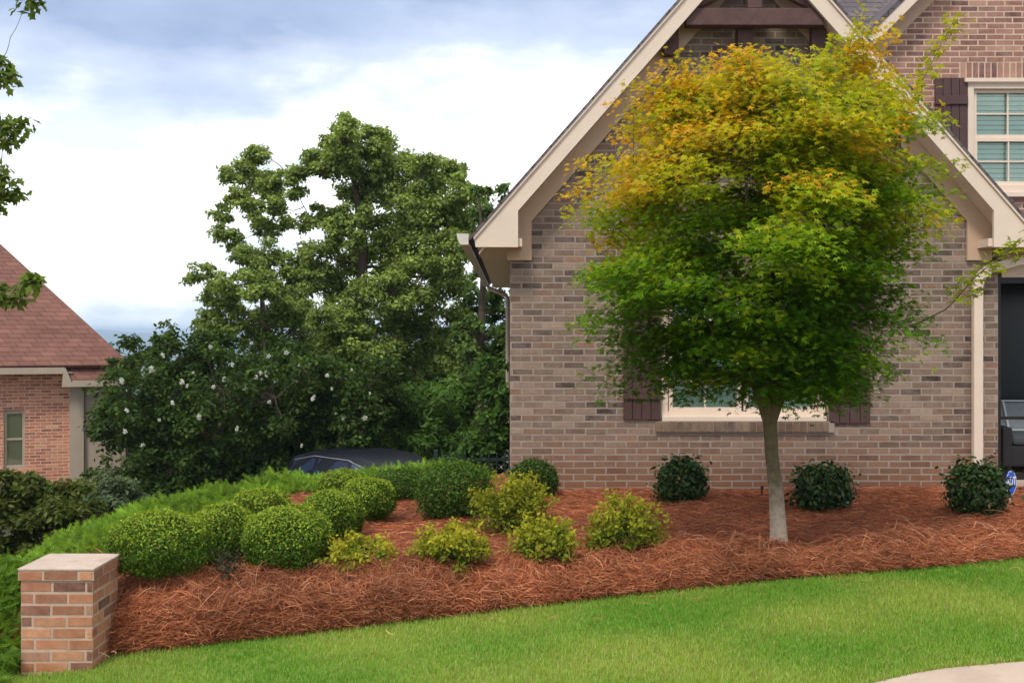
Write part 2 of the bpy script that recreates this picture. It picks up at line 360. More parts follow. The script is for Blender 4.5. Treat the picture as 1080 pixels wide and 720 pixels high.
def bricks(O, U, N, v0, v1, spanf, holes, pal, wts, course=.0675, bl=.203, mj=.012, proud=.0012, extra=()):
    """brick boxes on a vertical plane; spanf(v)->(u0,u1); holes (u0,u1,v0,v1). returns V,F,col"""
    O = np.array(O, float); U = np.array(U, float); N = np.array(N, float); q = []
    nrow = int((v1-v0)/course)+1
    for k in range(nrow):
        va = v0+k*course; vb = va+course-mj; vm = (va+vb)/2; sp = spanf(vm)
        if sp is None or sp[1]-sp[0] < .03: continue
        iv = [sp]
        for h in holes:
            if h[2] < vm < h[3]: iv = subtract(iv, h[0], h[1])
        off = (k % 2)*(bl+mj)/2+(random.random()-.5)*.02
        for s, e in iv:
            n0 = math.floor((s-off)/(bl+mj)); u = off+n0*(bl+mj)
            while u < e:
                a, b_ = max(u, s+.001), min(u+bl, e-.001)
                if b_-a > .025: q.append((a, b_, va, vb))
                u += bl+mj
    q += list(extra)
    q = np.array(q); n = len(q); q[:, :2] += rng.normal(size=(n, 1))*.0012; q[:, 2:] += rng.normal(size=(n, 1))*.0012
    pr = proud+np.abs(rng.normal(size=n))*.0012
    def pt(u, v, h): return O+u[:, None]*U+v[:, None]*np.array([0, 0, 1.])+h[:, None]*N
    zr = -np.full(n, .012); e = .0025
    V = np.stack([pt(q[:, 0], q[:, 2], zr), pt(q[:, 1], q[:, 2], zr), pt(q[:, 1], q[:, 3], zr), pt(q[:, 0], q[:, 3], zr),
                  pt(q[:, 0]+e, q[:, 2]+e, pr), pt(q[:, 1]-e, q[:, 2]+e, pr), pt(q[:, 1]-e, q[:, 3]-e, pr), pt(q[:, 0]+e, q[:, 3]-e, pr)], 1)
    f = np.array([(4, 5, 6, 7), (0, 1, 5, 4), (1, 2, 6, 5), (2, 3, 7, 6), (3, 0, 4, 7)])
    Fq = (np.arange(n)[:, None, None]*8+f).reshape(-1, 4)
    return V.reshape(-1, 3), Fq, np.repeat(np.clip(pick(n, pal, wts, .11), 0, 1), 8, axis=0)
def brick_wall(name, backing, faces, mats, parent, origin=(0, 0, 0)):
    """backing: MB solid (mortar); faces: list of bricks() results -> one mesh with two materials"""
    bv = np.array(backing.v); tris = [(f[0], f[a], f[a+1]) for f in backing.f for a in range(1, len(f)-1)]
    V = [bv]; Fq = [np.array(tris)]; C = [np.full((len(bv), 3), .4)]; mi = [np.zeros(len(tris), int)]; b = len(bv)
    for v, f, c in faces:
        tri = np.concatenate([f[:, [0, 1, 2]], f[:, [0, 2, 3]]]); V.append(v); Fq.append(tri+b); C.append(c); mi.append(np.ones(len(tri), int)); b += len(v)
    return npmesh(name, np.concatenate(V), np.concatenate(Fq), mats, np.concatenate(C), parent, origin, mi=np.concatenate(mi))
# ------------------------------------------------------------------ the brick house
YW = 11.5; XR = 4.97; RC, RZ, SL, YB = 2.42, 5.78, 1.14, 11.15      # gable wall plane, right end, ridge x, ridge z, slope, bargeboard plane
HO = (2.4, YW, 0)
house = empty('brick_house', HO)
tag(house, 'grey-brown brick house with steep cream-trimmed gable filling the right half', 'house')
def hp(mb, name, mats, parent=house, **k):
    if parent is house: mb.v = [(x-HO[0], y-HO[1], zz-HO[2]) for x, y, zz in mb.v]
    o = mb.build(name, mats, parent, **k); return o
def hsub(mb, name, mats, par, **k):          # children of house parts (parts sit at the house origin)
    mb.v = [(x-HO[0], y-HO[1], zz-HO[2]) for x, y, zz in mb.v]; return mb.build(name, mats, par, **k)
WX0, WX1, WZ0, WZ1 = X(697, YW), X(873, YW), Z(444, YW), Z(296, YW)
roof_in = lambda x: RZ-.02-SL*abs(x-RC)-.30          # underside of the rake
bk = MB()
Yb = YW+.28
bk.box(-.02, WX0, YW, Yb, -.6, 2.3); bk.box(WX1, XR, YW, Yb, -.6, 2.3); bk.box(WX0, WX1, YW, Yb, -.6, WZ0); bk.box(WX0, WX1, YW, Yb, WZ1, 2.3)
hw = (RZ-.25-2.3)/SL
bk.prism([(-.02, 2.3), (XR, 2.3), (XR, RZ-.25-SL*(XR-RC)), (RC, RZ-.25), (-.02, RZ-.25-SL*(RC+.02))], YW, Yb)
bk.box(-.02, .26, Yb, 21, -3.2, 2.62); bk.box(XR-.25, XR, Yb, 13.8, -.6, 2.62)
def span_main(v):
    zz = v
    if zz < 2.6: return (-.02, XR)
    w = (RZ-.28-zz)/SL; return (max(-.02, RC-w), min(XR, RC+w))
sill = [(WX0-.06+k*.074, WX0-.06+k*.074+.064, WZ0-.105, WZ0-.004) for k in range(int((WX1-WX0+.12)/.074))]
sold = [(WX0+k*.0745, WX0+k*.0745+.0635, WZ1+.004, WZ1+.205) for k in range(int((WX1-WX0)/.0745)+1)]
holes = [(WX0, WX1, WZ0, WZ1), (WX0-.075, WX1+.075, WZ0-.115, WZ0), (WX0-.01, WX1+.01, WZ1, WZ1+.21)]
f1 = bricks((0, YW, 0), (1, 0, 0), (0, -1, 0), -.3, 5.6, span_main, holes, PAL_MAIN, W_MAIN, extra=sold)
fs = bricks((0, YW-.03, 0), (1, 0, 0), (0, -1, 0), 0, .001, lambda v: None, [], [lin(118, 94, 76), lin(104, 83, 69), lin(130, 104, 84)], [1, 1, 1], proud=.012, extra=sill)  # sill bricks coloured darker to carry the shade on the sill
f2 = bricks((-.02, 0, 0), (0, -1, 0), (-1, 0, 0), -2.6, 2.55, lambda v: (-21, -YW), [], PAL_MAIN, W_MAIN)
f3 = bricks((XR, 0, 0), (0, 1, 0), (1, 0, 0), -.3, 2.5, lambda v: (YW, 13.5), [], PAL_MAIN, W_MAIN)
bk.box(WX0-.06, WX1+.06, YW-.03, YW+.02, WZ0-.112, WZ0-.006)
brick_wall('wall', bk, [f1, fs, f2, f3], [M_mortar, M_brick], house, HO)
# roof of the front wing
rf = MB(); e = 2.86
for sg in (-1, 1):
    a = (RC, YB-.03, RZ+.012); q = [(RC, YB-.03, RZ+.012), (RC+sg*e, YB-.03, RZ+.012-SL*e), (RC+sg*e, 21.3, RZ+.012-SL*e), (RC, 21.3, RZ+.012)]
    if sg > 0: q = [q[0], q[1], q[2], q[3]]
    else: q = [q[0], q[3], q[2], q[1]]
    q = q if (Vector(q[1])-Vector(q[0])).cross(Vector(q[3])-Vector(q[0])).z > 0 else [q[0], q[3], q[2], q[1]]
    rf.slab(q, .022)
hp(rf, 'roof', M_shingle)
def rake(x, off): return RZ-off-SL*abs(x-RC)
for sg in (-1, 1):
    tr = lambda x: RC+sg*(RC-x)*1.0 if sg > 0 else x       # mirror the left profile
    T = lambda pts: [(tr(x), zz) for x, zz in pts]
    xt = RC-2.80
    b1 = MB(); zt = rake(xt, .0)
    b1.prism(T([(xt, zt-.02), (RC, RZ-.02), (RC, RZ-.27), (.06, rake(.06, .27)), (.06, 2.46), (xt+.02, 2.46)]), YB, YB+.04)
    hp(b1, 'bargeboard', M_trim)
    b2 = MB(); b2.prism(T([(xt, zt), (RC, RZ), (RC, RZ-.055), (xt, zt-.055)]), YB-.022, YB-.002); hp(b2, 'rake_moulding', M_trim)
    b3 = MB(); b3.prism(T([(-.05, rake(-.05, .258)), (RC, RZ-.258), (RC, RZ-.50), (.20, rake(.20, .50)), (.20, 2.35), (-.05, 2.35)]), YW-.045, YW-.012)
    hp(b3, 'frieze_board', M_trim_dark)
    b4 = MB(); b4.prism(T([(xt+.05, rake(xt+.05, .230)), (RC, RZ-.230), (RC, RZ-.255), (xt+.05, rake(xt+.05, .255))]), YB+.042, YW+.1); hp(b4, 'soffit', M_trim)
    b5 = MB(); b5.prism(T([(xt+.03, 2.47), (xt+.03, 2.55), (.1, 2.55), (.1, 2.47)]), YB+.042, YW-.05); b5.box(min(tr(xt+.03), tr(-.024)), max(tr(xt+.03), tr(-.024)), YW-.048, 21.2, 2.47, 2.5); hp(b5, 'eave_soffit', M_trim)
# timber gable truss
tb = MB(); zb = Z(16, YB)
tb.box(RC-(RZ-zb-.24)/SL, RC+(RZ-zb-.24)/SL, YB+.05, YB+.19, zb-.085, zb+.085)
tb.box(RC-.07, RC+.07, YB+.055, YB+.185, zb+.087, RZ-.26)
for sg in (-1, 1):
    tb.tube([(RC+sg*.62, YB+.12, zb+.1), (RC+sg*.3, YB+.12, zb+.26), (RC+sg*.08, YB+.12, zb+.52)], [.05]*3, 6)
hp(tb, 'gable_truss', M_timber, bevel=.006)
for px, y0, y1 in ((708, 27, 58), (786, 25, 66), (864, 25, 66)):
    k = MB(); x = X(px, YB+.2); k.box(x-.075, x+.075, YB+.195, YW-.05 if px != 786 else YW-.008, Z(y1, YB+.2), Z(y0, YB+.2)+.06); hp(k, 'timber_bracket', M_timber, bevel=.006)
# front window
def sash_window(x0, x1, z0, z1, y, nmull, par=house, blind=M_blind, rows=2, arr=True):
    fr = MB(); w = .07
    fr.box(x0, x0+w, y, y+.09, z0, z1); fr.box(x1-w, x1, y, y+.09, z0, z1); fr.box(x0+w, x1-w, y, y+.09, z1-w, z1); fr.box(x0+w, x1-w, y, y+.09, z0, z0+w+.02)
    win = hp(fr, 'window', M_trim, bevel=.004)
    xs = np.linspace(x0+w, x1-w, nmull+1)
    for a, b_ in zip(xs[:-1], xs[1:]):
        sh = MB(); a2, b2 = a+.012, b_-.012; zm = (z0+z1)/2; s = .04; ya = y+.03
        for za, zb_ in ((z0+w+.022, zm-.002), (zm+.002, z1-w-.002)):
            yy = ya+(.02 if zb_ > zm+.01 else 0)
            sh.box(a2, a2+s, yy, yy+.03, za, zb_); sh.box(b2-s, b2, yy, yy+.03, za, zb_); sh.box(a2+s, b2-s, yy, yy+.03, za, za+s); sh.box(a2+s, b2-s, yy, yy+.03, zb_-s, zb_)
            xm = (a2+b2)/2; sh.box(xm-.009, xm+.009, yy+.004, yy+.026, za+s, zb_-s); zq = (za+zb_)/2; sh.box(a2+s, xm-.009, yy+.004, yy+.026, zq-.009, zq+.009); sh.box(xm+.009, b2-s, yy+.004, yy+.026, zq-.009, zq+.009)
        hsub(sh, 'sash', M_trim, win)
        gl = MB(); gl.box(a2+s, b2-s, ya+.062, ya+.066, z0+w, z1-w); hsub(gl, 'pane', M_glass, win)
        bl = MB()
        zz = z0+w
        while zz < z1-w:
            bl.add([(a2+.01, ya+.08, zz), (b2-.01, ya+.08, zz), (b2-.01, ya+.098, zz+.055), (a2+.01, ya+.098, zz+.055)], [(0, 1, 2, 3)]); zz += .058
        hsub(bl, 'blind', blind, win)
    if arr:
        bx = MB(); bx.box(x0, x1, y+.30, y+.32, z0, z1); hsub(bx, 'room_dark_sheet', M_black, win)  # black sheet stands in for the unlit room behind the blinds
    return win
sash_window(WX0+.01, WX1-.01, WZ0+.005, WZ1-.005, YW+.05, 2)
sl_ = MB(); sl_.box(WX0+.012, WX1-.012, YW-.012, YW+.048, WZ0-.002, WZ0+.05); hp(sl_, 'window_sill', M_trim, bevel=.006)
def shutter(x0, x1, z0, z1, y):
    s = MB(); n = 4; w = (x1-x0)/n
    for k in range(n): s.box(x0+k*w+.003, x0+(k+1)*w-.003, y-.03, y-.008, z0, z1)
    for zz in (z0+.18*(z1-z0), z0+.80*(z1-z0)): s.box(x0+.004, x1-.004, y-.052, y-.031, zz-.05, zz+.05)
    return hp(s, 'shutter', M_shutter, bevel=.003)
shutter(X(657, YW), X(696, YW), Z(442, YW), WZ1+.02, YW); shutter(X(874, YW), X(917, YW), Z(446, YW), WZ1+.02, YW)
# gutter and downspouts
def gutter(p0, p1, name='gutter'):
    g = MB(); d = (Vector(p1)-Vector(p0)).normalized(); sd_ = Vector((d.y, -d.x, 0)); prof = [(0, .11), (0, 0), (.08, 0), (.105, .05), (.12, .11), (.105, .105), (.085, .055), (.07, .012), (.012, .012), (.012, .11)]
    v = [];
    for p in (p0, p1):
        for a, h in prof: q = Vector(p)+sd_*a; v.append((q.x, q.y, q.z+h))
    n = len(prof); f = [tuple(range(n)), tuple(range(2*n-1, n-1, -1))]+[(i, (i+1) % n, (i+1) % n+n, i+n) for i in range(n)]
    g.add(v, f); c_ = [(.001, .108), (.001, .001), (.079, .001), (.103, .05), (.118, .108)]; e_ = Vector(p1)-d*.004
    g.add([tuple(e_+sd_*x_+Vector((0, 0, h_))) for x_, h_ in c_]+[tuple(e_-d*.004+sd_*x_+Vector((0, 0, h_))) for x_, h_ in c_], [(0, 1, 2, 3, 4), (9, 8, 7, 6, 5)]+[(k_, (k_+1) % 5, (k_+1) % 5+5, k_+5) for k_ in range(5)]); return hp(g, name, M_white)
gutter((RC-2.85, 21.2, 2.48), (RC-2.85, YB-.05, 2.48))
dsp = MB(); dsp.tube([(-.42, 20, 2.48), (-.42, 20, 2.42), (-.1, 20, 2.28), (-.075, 20, 2.2), (-.075, 20, 1), (-.075, 20, -3)], .04, 8); hp(dsp, 'downspout', M_siding, smooth=True)
XD = X(1031, YW-.08)
def rect_pipe(pts, w, h):
    m_ = MB(); pts = [Vector(p) for p in pts]; rings = []
    for i, p in enumerate(pts):
        t_ = (pts[min(i+1, len(pts)-1)]-pts[max(i-1, 0)]).normalized(); a = Vector((0, 1, 0)); b_ = t_.cross(a).normalized()
        rings.append([p+a*sx*h/2+b_*sy*w/2 for sx, sy in ((-1, -1), (1, -1), (1, 1), (-1, 1))])
    v = [tuple(q) for r_ in rings for q in r_]; f = [(3, 2, 1, 0), tuple(4*(len(pts)-1)+k for k in range(4))]
    for i in range(len(pts)-1):
        for k in range(4): f.append((4*i+k, 4*i+(k+1) % 4, 4*i+4+(k+1) % 4, 4*i+4+k))
    return m_.add(v, f)
hp(rect_pipe([(XD, YW-.075, .12), (XD, YW-.075, 1.2), (XD, YW-.075, 2.08), (XD+.03, YW-.075, 2.18), (XD+.12, YW-.075, 2.26), (XD+.7, YW-.15, 2.42), (XD+1.0, YW-.2, 2.5)], .095, .075), 'downspout', M_trim, bevel=.008)
# porch to the right of the gable wall
pf = MB(); pf.box(XR+.002, 9.2, YW-.1, 13.48, -.5, .10); hp(pf, 'porch_floor', M_concrete)
pb = MB(); pb.box(XR+.06, 9.2, YW+.05, YW+.22, 2.18, 2.48); hp(pb, 'porch_beam', M_trim)
pc = MB(); pc.box(XR+.01, 9.2, YW+.225, 13.47, 2.40, 2.44); hp(pc, 'porch_ceiling', M_timber)
pr_ = MB(); pr_.slab([(XR+.3, YW-.25, 2.56), (9.4, YW-.25, 2.56), (9.4, 13.49, 3.05), (XR+.3, 13.49, 3.05)], .06); hp(pr_, 'porch_roof', M_shingle)
pp = MB()
for x in (XR+.005, 6.6, 8.2): pp.box(x, x+.05, YW+.06, YW+.12, .10, 2.18)
for zz in (.10, 2.12): pp.box(XR+.056, 8.2, YW+.065, YW+.115, zz, zz+.06)
pp.box(XR+.056, 8.2, YW+.065, YW+.115, .72, .75)
hp(pp, 'porch_screen_frame', M_black)
gutter((XR+.5, YW-.28, 2.44), (9.4, YW-.28, 2.44))
pd = MB(); pd.box(5.35, 7.6, 13.42, 13.46, .12, 2.2); dr = hp(pd, 'patio_door', M_darkglass)
pm = MB()
for x in (5.3, 6.45, 7.55): pm.box(x, x+.08, 13.38, 13.418, .12, 2.25)
for zz in (.12, 2.2): pm.box(5.38, 7.55, 13.385, 13.416, zz, zz+.07)
hsub(pm, 'door_frame', M_black, dr)
# rear two-storey part with its own gable
Y2 = 13.5; C2, Z2, S2 = 8.0, 8.95, 1.0
bx0, bx1, bz0, bz1 = X(1020, Y2), X(1020, Y2)+1.0, Z(203, Y2), Z(88, Y2)
b = MB(); z2 = lambda x: Z2-.25-S2*abs(x-C2)
zc = z2(3.55)
b.box(3.55, bx0, Y2, Y2+.28, -.5, zc); b.box(bx1, 12.45, Y2, Y2+.28, -.5, zc); b.box(bx0, bx1, Y2, Y2+.28, -.5, bz0)
b.prism([(3.55, zc), (bx0, zc), (bx0, z2(bx0))], Y2, Y2+.28); b.prism([(bx0, bz1), (bx1, bz1), (bx1, z2(bx1)), (bx0, z2(bx0))], Y2, Y2+.28)
b.prism([(bx1, zc), (12.45, zc), (C2, z2(C2)), (bx1, z2(bx1))], Y2, Y2+.28)
b.box(3.55, 3.8, Y2+.28, 21, 0, zc)
def span2(v):
    if v < zc: return (3.55, 12.4)
    w = (Z2-.28-v)/S2; return (max(3.55, C2-w), min(12.4, C2+w))
sold2 = [(bx0-.08+k*.0745, bx0-.08+k*.0745+.0635, bz1+.05, bz1+.25) for k in range(int((bx1-bx0+.16)/.0745)+1)]
g1 = bricks((0, Y2, 0), (1, 0, 0), (0, -1, 0), -.2, 8.6, span2, [(bx0, bx1, bz0, bz1), (bx0-.09, bx1+.09, bz1, bz1+.26)], PAL_UP, W_UP, extra=sold2)
brick_wall('wall', b, [g1], [M_mortar_r, M_brick_up], house, HO)
r2 = MB()
for sg in (-1, 1):
    q = [(C2, Y2-.3, Z2+.03), (C2+sg*4.9, Y2-.3, Z2+.03-S2*4.9), (C2+sg*4.9, 19, Z2+.03-S2*4.9), (C2, 19, Z2+.03)]
    q = q if (Vector(q[1])-Vector(q[0])).cross(Vector(q[3])-Vector(q[0])).z > 0 else [q[0], q[3], q[2], q[1]]
    r2.slab(q, .05)
# main roof slope facing the street, behind both gables
r2.slab([(3.3, 14.0, 4.45), (13, 14.0, 4.45), (13, 18.4, 8.85), (3.3, 18.4, 8.85)], .06)
r2.slab([(13, 22.8, 4.45), (3.3, 22.8, 4.45), (3.3, 18.4, 8.85), (13, 18.4, 8.85)], .06)
r2.prism([(3.56, 4.4), (12.3, 4.4), (12.3, 8.6), (3.56, 8.6)], 18.38, 18.42)
hp(r2, 'roof', M_shingle)
for sg in (-1, 1):
    rk = lambda x, o: Z2-o-S2*abs(x-C2); e = 4.85
    k = MB(); k.prism([(C2+sg*e, rk(C2+e, 0)), (C2, Z2), (C2, Z2-.20), (C2+sg*e, rk(C2+e, .20))], Y2-.29, Y2-.25); hp(k, 'bargeboard', M_trim)
    k = MB(); k.prism([(C2+sg*e, rk(C2+e, .2)), (C2, Z2-.2), (C2, Z2-.42), (C2+sg*e, rk(C2+e, .42))], Y2-.04, Y2-.012); hp(k, 'frieze_board', M_trim_dark)
    k = MB(); k.prism([(C2+sg*e, rk(C2+e, .03)), (C2, Z2-.03), (C2, Z2-.06), (C2+sg*e, rk(C2+e, .06))], Y2-.248, Y2+.1); hp(k, 'soffit', M_trim)
sash_window(bx0, bx1, bz0, bz1, Y2-.03, 1)
k = MB(); k.box(bx0-.05, bx1+.05, Y2-.07, Y2-.032, bz1+.002, bz1+.05); hp(k, 'window_head', M_trim, bevel=.004); k = MB(); k.box(bx0-.03, bx1+.03, Y2-.08, Y2-.032, bz0-.06, bz0-.002); hp(k, 'window_sill', M_trim, bevel=.004)
shutter(X(985, Y2), bx0-.004, bz0+.02, bz1+.06, Y2)
# ------------------------------------------------------------------ neighbour's house
NH = empty('brick_house', (-8.3, 24, -2.5), R(20)); tag(NH, 'orange-red brick house with brown hipped shingle roof at the left edge', 'house')
EZ = 3.45
nb = MB(); wx = (-2.33, -1.93)
nb.box(-13, wx[0], 0, .25, -.5, EZ); nb.box(wx[1], -1.0, 0, .25, -.5, EZ); nb.box(wx[0], wx[1], 0, .25, -.5, 1.3); nb.box(wx[0], wx[1], 0, .25, 2.53, EZ)
nb.box(-1.25, -1.0, .25, 9, -.5, EZ)
nf = bricks((0, 0, 0), (1, 0, 0), (0, -1, 0), -.3, EZ-.02, lambda v: (-13, -1.0), [(wx[0], wx[1], 1.3, 2.53)], PAL_RED, W_RED)
nf2 = bricks((-1.0, 0, 0), (0, 1, 0), (1, 0, 0), -.3, EZ-.02, lambda v: (0, 9), [], PAL_RED, W_RED)
brick_wall('wall', nb, [nf, nf2], [M_mortar_r, M_brick_red], NH)
k = MB(); k.box(-1.06, -.78, -.12, .1, -.5, EZ-.1); k.box(-.778, .05, -.03, 4.5, -.5, EZ-.42); k.box(-.70, .04, -.05, -.031, .9, .93); k.build('siding_bay', M_siding, NH, bevel=.006)
k = MB(); pt_ = .98; ov = .45; dp = 9.5
RX = .14; E = EZ; A0 = (-13.5, -ov, E); A1 = (RX, -ov, E); A2 = (RX, dp, E); hr = (dp+ov)/2; rid = E+pt_*hr
k.slab([A0, A1, (RX-hr, -ov+hr, rid), (-13.5, -ov+hr, rid)], .06); k.slab([A1, A2, (RX-hr, -ov+hr, rid)]+[(RX-hr-.001, -ov+hr, rid)], .06)
k.slab([A2, (-13.5, dp, E), (-13.5, -ov+hr, rid), (RX-hr, -ov+hr, rid)], .06)
k.slab([(-1.15, -.5, E-.30), (.35, -.5, E-.30), (.35, -.2, E+.05), (-1.15, -.2, E+.05)], .05)
k.build('roof', M_shingle_red, NH)
k = MB(); k.box(-13.4, -1.15, -ov-.04, -ov+.0, E-.17, E-.04); k.box(-13.4, -1.0, -ov+.01, -.01, E-.165, E-.14); k.build('fascia', M_siding, NH)
k = MB(); k.prism([(-1.17, E-.10), (-1.13, E-.04), (-1.0, E-.36), (-1.0, E-.44), (-1.2, E-.44)], -.56, -.5); k.box(-1.0, .38, -.56, -.5, E-.44, E-.31); k.box(-1.0, .3, -.495, -.05, E-.43, E-.41); k.build('bay_fascia', M_siding, NH)
fr = MB(); fr.box(wx[0], wx[0]+.05, .05, .12, 1.3, 2.53); fr.box(wx[1]-.05, wx[1], .05, .12, 1.3, 2.53); fr.box(wx[0]+.05, wx[1]-.05, .05, .12, 1.3, 1.38); fr.box(wx[0]+.05, wx[1]-.05, .05, .12, 2.45, 2.53); fr.box(wx[0]+.05, wx[1]-.05, .06, .11, 1.90, 1.94)
nw = fr.build('window', M_siding, NH)
k = MB(); k.box(wx[0]+.05, wx[1]-.05, .125, .13, 1.36, 2.47); k.build('pane', M_glass, nw)
k = MB(); k.box(wx[0]+.05, wx[1]-.05, .17, .18, 1.32, 2.5); k.build('curtain', M_trim_dark, nw)
# ------------------------------------------------------------------ brick pier at the bed's front corner
PX0, PX1, PY0, PY1 = -2.925, -2.50, 6.70, 7.13
pier = empty('brick_pier', ((PX0+PX1)/2, (PY0+PY1)/2, -.45)); tag(pier, 'low square reddish brick pier with pale flat cap at the left end', 'pier')
po = np.array(pier.location)
b = MB(); b.box(PX0, PX1, PY0, PY1, -.6, .187)
fc = []
kw = dict(course=.0683, bl=.190, mj=.013, proud=.002)
for O, U, N, a, e_ in (((0, PY0, 0), (1, 0, 0), (0, -1, 0), PX0, PX1), ((PX1, 0, 0), (0, 1, 0), (1, 0, 0), PY0, PY1), ((PX0, 0, 0), (0, -1, 0), (-1, 0, 0), -PY1, -PY0), ((0, PY1, 0), (-1, 0, 0), (0, 1, 0), -PX1, -PX0)):
    fc.append(bricks(O, U, N, -.55, .135, lambda v: (a-.001, e_+.001), [], PAL_PIER, W_PIER, **kw))
brick_wall('shaft', b, fc, [M_mortar_p, M_brick_pier], pier, po)
b = MB(); b.box(PX0-.012, PX1+.012, PY0-.012, PY1+.012, .134, .19)
fc = []
for O, U, N, a, e_ in (((0, PY0-.012, 0), (1, 0, 0), (0, -1, 0), PX0-.012, PX1+.012), ((PX1+.012, 0, 0), (0, 1, 0), (1, 0, 0), PY0-.012, PY1+.012), ((PX0-.012, 0, 0), (0, -1, 0), (-1, 0, 0), -PY1-.012, -PY0+.012)):
    fc.append(bricks(O, U, N, .136, .195, lambda v: (a+.004, e_-.004), [], PAL_PIER, W_PIER, course=.066, bl=.20, mj=.014, proud=.002))
brick_wall('top_course', b, fc, [M_mortar_p, M_brick_pier], pier, po)
b = MB(); b.box(PX0-.016, PX1+.016, PY0-.016, PY1+.016, .192, .207); b.v = [(x-po[0], y-po[1], zz-po[2]) for x, y, zz in b.v]
b.build('cap', mat('cap_mortar', lin(190, 168, 152), .95, 10, .16, .6, 60, dirt=lin(150, 122, 104)), pier, bevel=.005)
# ------------------------------------------------------------------ driveway and dark car behind the bed
tt = np.linspace(0, 1, 60); ctrl = np.array([(-9.2, 0), (-9.0, 8), (-8.6, 13), (-7.6, 16.5), (-5, 18.8), (-2.6, 19.6), (0, 20.2)])
cx = np.interp(tt, np.linspace(0, 1, 7), ctrl[:, 0]); cy = np.interp(tt, np.linspace(0, 1, 7), ctrl[:, 1])
for _ in range(12): cx[1:-1] = (cx[:-2]+cx[1:-1]+cx[2:])/3; cy[1:-1] = (cy[:-2]+cy[1:-1]+cy[2:])/3
tn = unit(np.stack([np.gradient(cx), np.gradient(cy)], -1)); V = []
for wv in np.linspace(-1.5, 1.5, 7):
    x = cx-tn[:, 1]*wv; y = cy+tn[:, 0]*wv; V.append(np.stack([x, y, H(x, y)-.06], -1))
V = np.stack(V, 1); i = np.arange(59)[:, None]; j = np.arange(6)[None]
tag(npmesh('driveway', V, np.stack([i*7+j, i*7+j+1, (i+1)*7+j+1, (i+1)*7+j], -1).reshape(-1, 4), M_concrete, smooth=True), kind='structure')
def build_car(loc, rz):
    car = empty('parked_car', loc, rz); tag(car, 'dark blue-black sport utility car half hidden behind the bushes', 'car')
    paint, t, b = new_mat('car_paint'); b.inputs['Base Color'].default_value = (.012, .013, .02, 1); b.inputs['Metallic'].default_value = .3; b.inputs['Roughness'].default_value = .42; b.inputs['Specular IOR Level'].default_value = .3
    st = np.array([  # x, z bottom, z belt, z top, half width bottom, belt, top
        (-2.32, .50, .92, .98, .70, .76, .70), (-2.24, .36, .98, 1.16, .84, .88, .72), (-2.02, .33, 1.02, 1.52, .90, .91, .66), (-1.5, .30, 1.03, 1.64, .92, .925, .66), (-.7, .28, 1.02, 1.68, .92, .93, .67),
        (.1, .28, 1.0, 1.66, .92, .93, .66), (.5, .28, 1.0, 1.58, .92, .92, .64), (.95, .28, .99, 1.32, .92, .92, .66), (1.3, .29, .98, 1.06, .92, .91, .76), (1.8, .32, .93, .99, .90, .87, .66), (2.2, .36, .80, .86, .82, .80, .58), (2.36, .46, .66, .70, .62, .66, .5)])
    ring = []
    for x, zb, ze, zt, wb, we, wt in st:
        ring.append([(x, -wb*.9, zb), (x, -wb, zb+.12), (x, -we*1.01, (zb+ze)/2+.08), (x, -we, ze), (x, -wt, zt-.04), (x, -wt*.8, zt), (x, 0, zt+.015), (x, wt*.8, zt), (x, wt, zt-.04), (x, we, ze), (x, we*1.01, (zb+ze)/2+.08), (x, wb, zb+.12), (x, wb*.9, zb)])
    m_ = MB(); k = 13; n = len(ring); v = [p for r_ in ring for p in r_]
    f = [(i*k+j, (i+1)*k+j, (i+1)*k+j+1, i*k+j+1) for i in range(n-1) for j in range(k-1)]+[(i*k+k-1, (i+1)*k+k-1, (i+1)*k, i*k) for i in range(n-1)]+[tuple(range(k)), tuple(range((n-1)*k, n*k))]
    m_.add(v, f); bo = m_.build('body', paint, car, smooth=True)
    def surf(x, h, sgn, off=.006):     # a point on the side glass: h 0 at the belt, 1 at the roof edge
        q = [np.interp(x, st[:, 0], st[:, c]) for c in range(7)]; ze, zt, we, wt = q[2], q[3]-.04, q[5], q[6]
        return (x, sgn*(we+(wt-we)*h+off), ze+(zt-ze)*h)
    chrome = mat('chrome_trim', (.62, .66, .74), .35, metal=.8) if 'chrome_trim' not in bpy.data.materials else bpy.data.materials['chrome_trim']
    for sgn in (-1, 1):
        for a0, a1, b0, b1 in ((-1.95, -1.12, -1.85, -1.12), (-1.02, -.02, -1.02, -.05), (.08, 1.02, .05, .5)):
            p = MB(); p.add([surf(a0, .10, sgn), surf(a1, .10, sgn), surf(b1, .86, sgn), surf(b0, .86, sgn)], [(0, 1, 2, 3)]); p.build('side_window', M_carglass, car)
        p = MB(); p.tube([surf(x, h, sgn, .008) for x, h in ((-2.0, .08), (-1, .07), (0, .06), (1.05, .08), (.55, .88), (-.1, .93), (-1.2, .93), (-1.9, .88))], .010, 5); p.build('window_trim', chrome, car)
        p = MB(); p.lathe([(.01, 0), (.06, .0), (.09, .03), (.09, .1), (.05, .14)], 12, (1.0, sgn*1.0, 1.03)); p.build('mirror', paint, car, smooth=True)
        p = MB(); p.box(2.08, 2.28, min(sgn*.52, sgn*.78), max(sgn*.52, sgn*.78), .68, .79); p.build('headlight', mat('lamp_glass', (.6, .62, .65), .1) if 'lamp_glass' not in bpy.data.materials else bpy.data.materials['lamp_glass'], car, bevel=.03)
        for x in (-1.38, 1.42):
            w_ = MB(); w_.lathe([(.22, -.11), (.33, -.11), (.36, -.07), (.36, .07), (.33, .11), (.22, .11)], 24, (x, sgn*.84, .36), 'Y'); wo_ = w_.build('wheel', M_black, car, smooth=False)
            w_ = MB(); w_.lathe([(.05, -.085), (.218, -.09), (.218, .09), (.05, .085)], 24, (x, sgn*.85, .36), 'Y'); w_.build('rim', chrome, wo_)
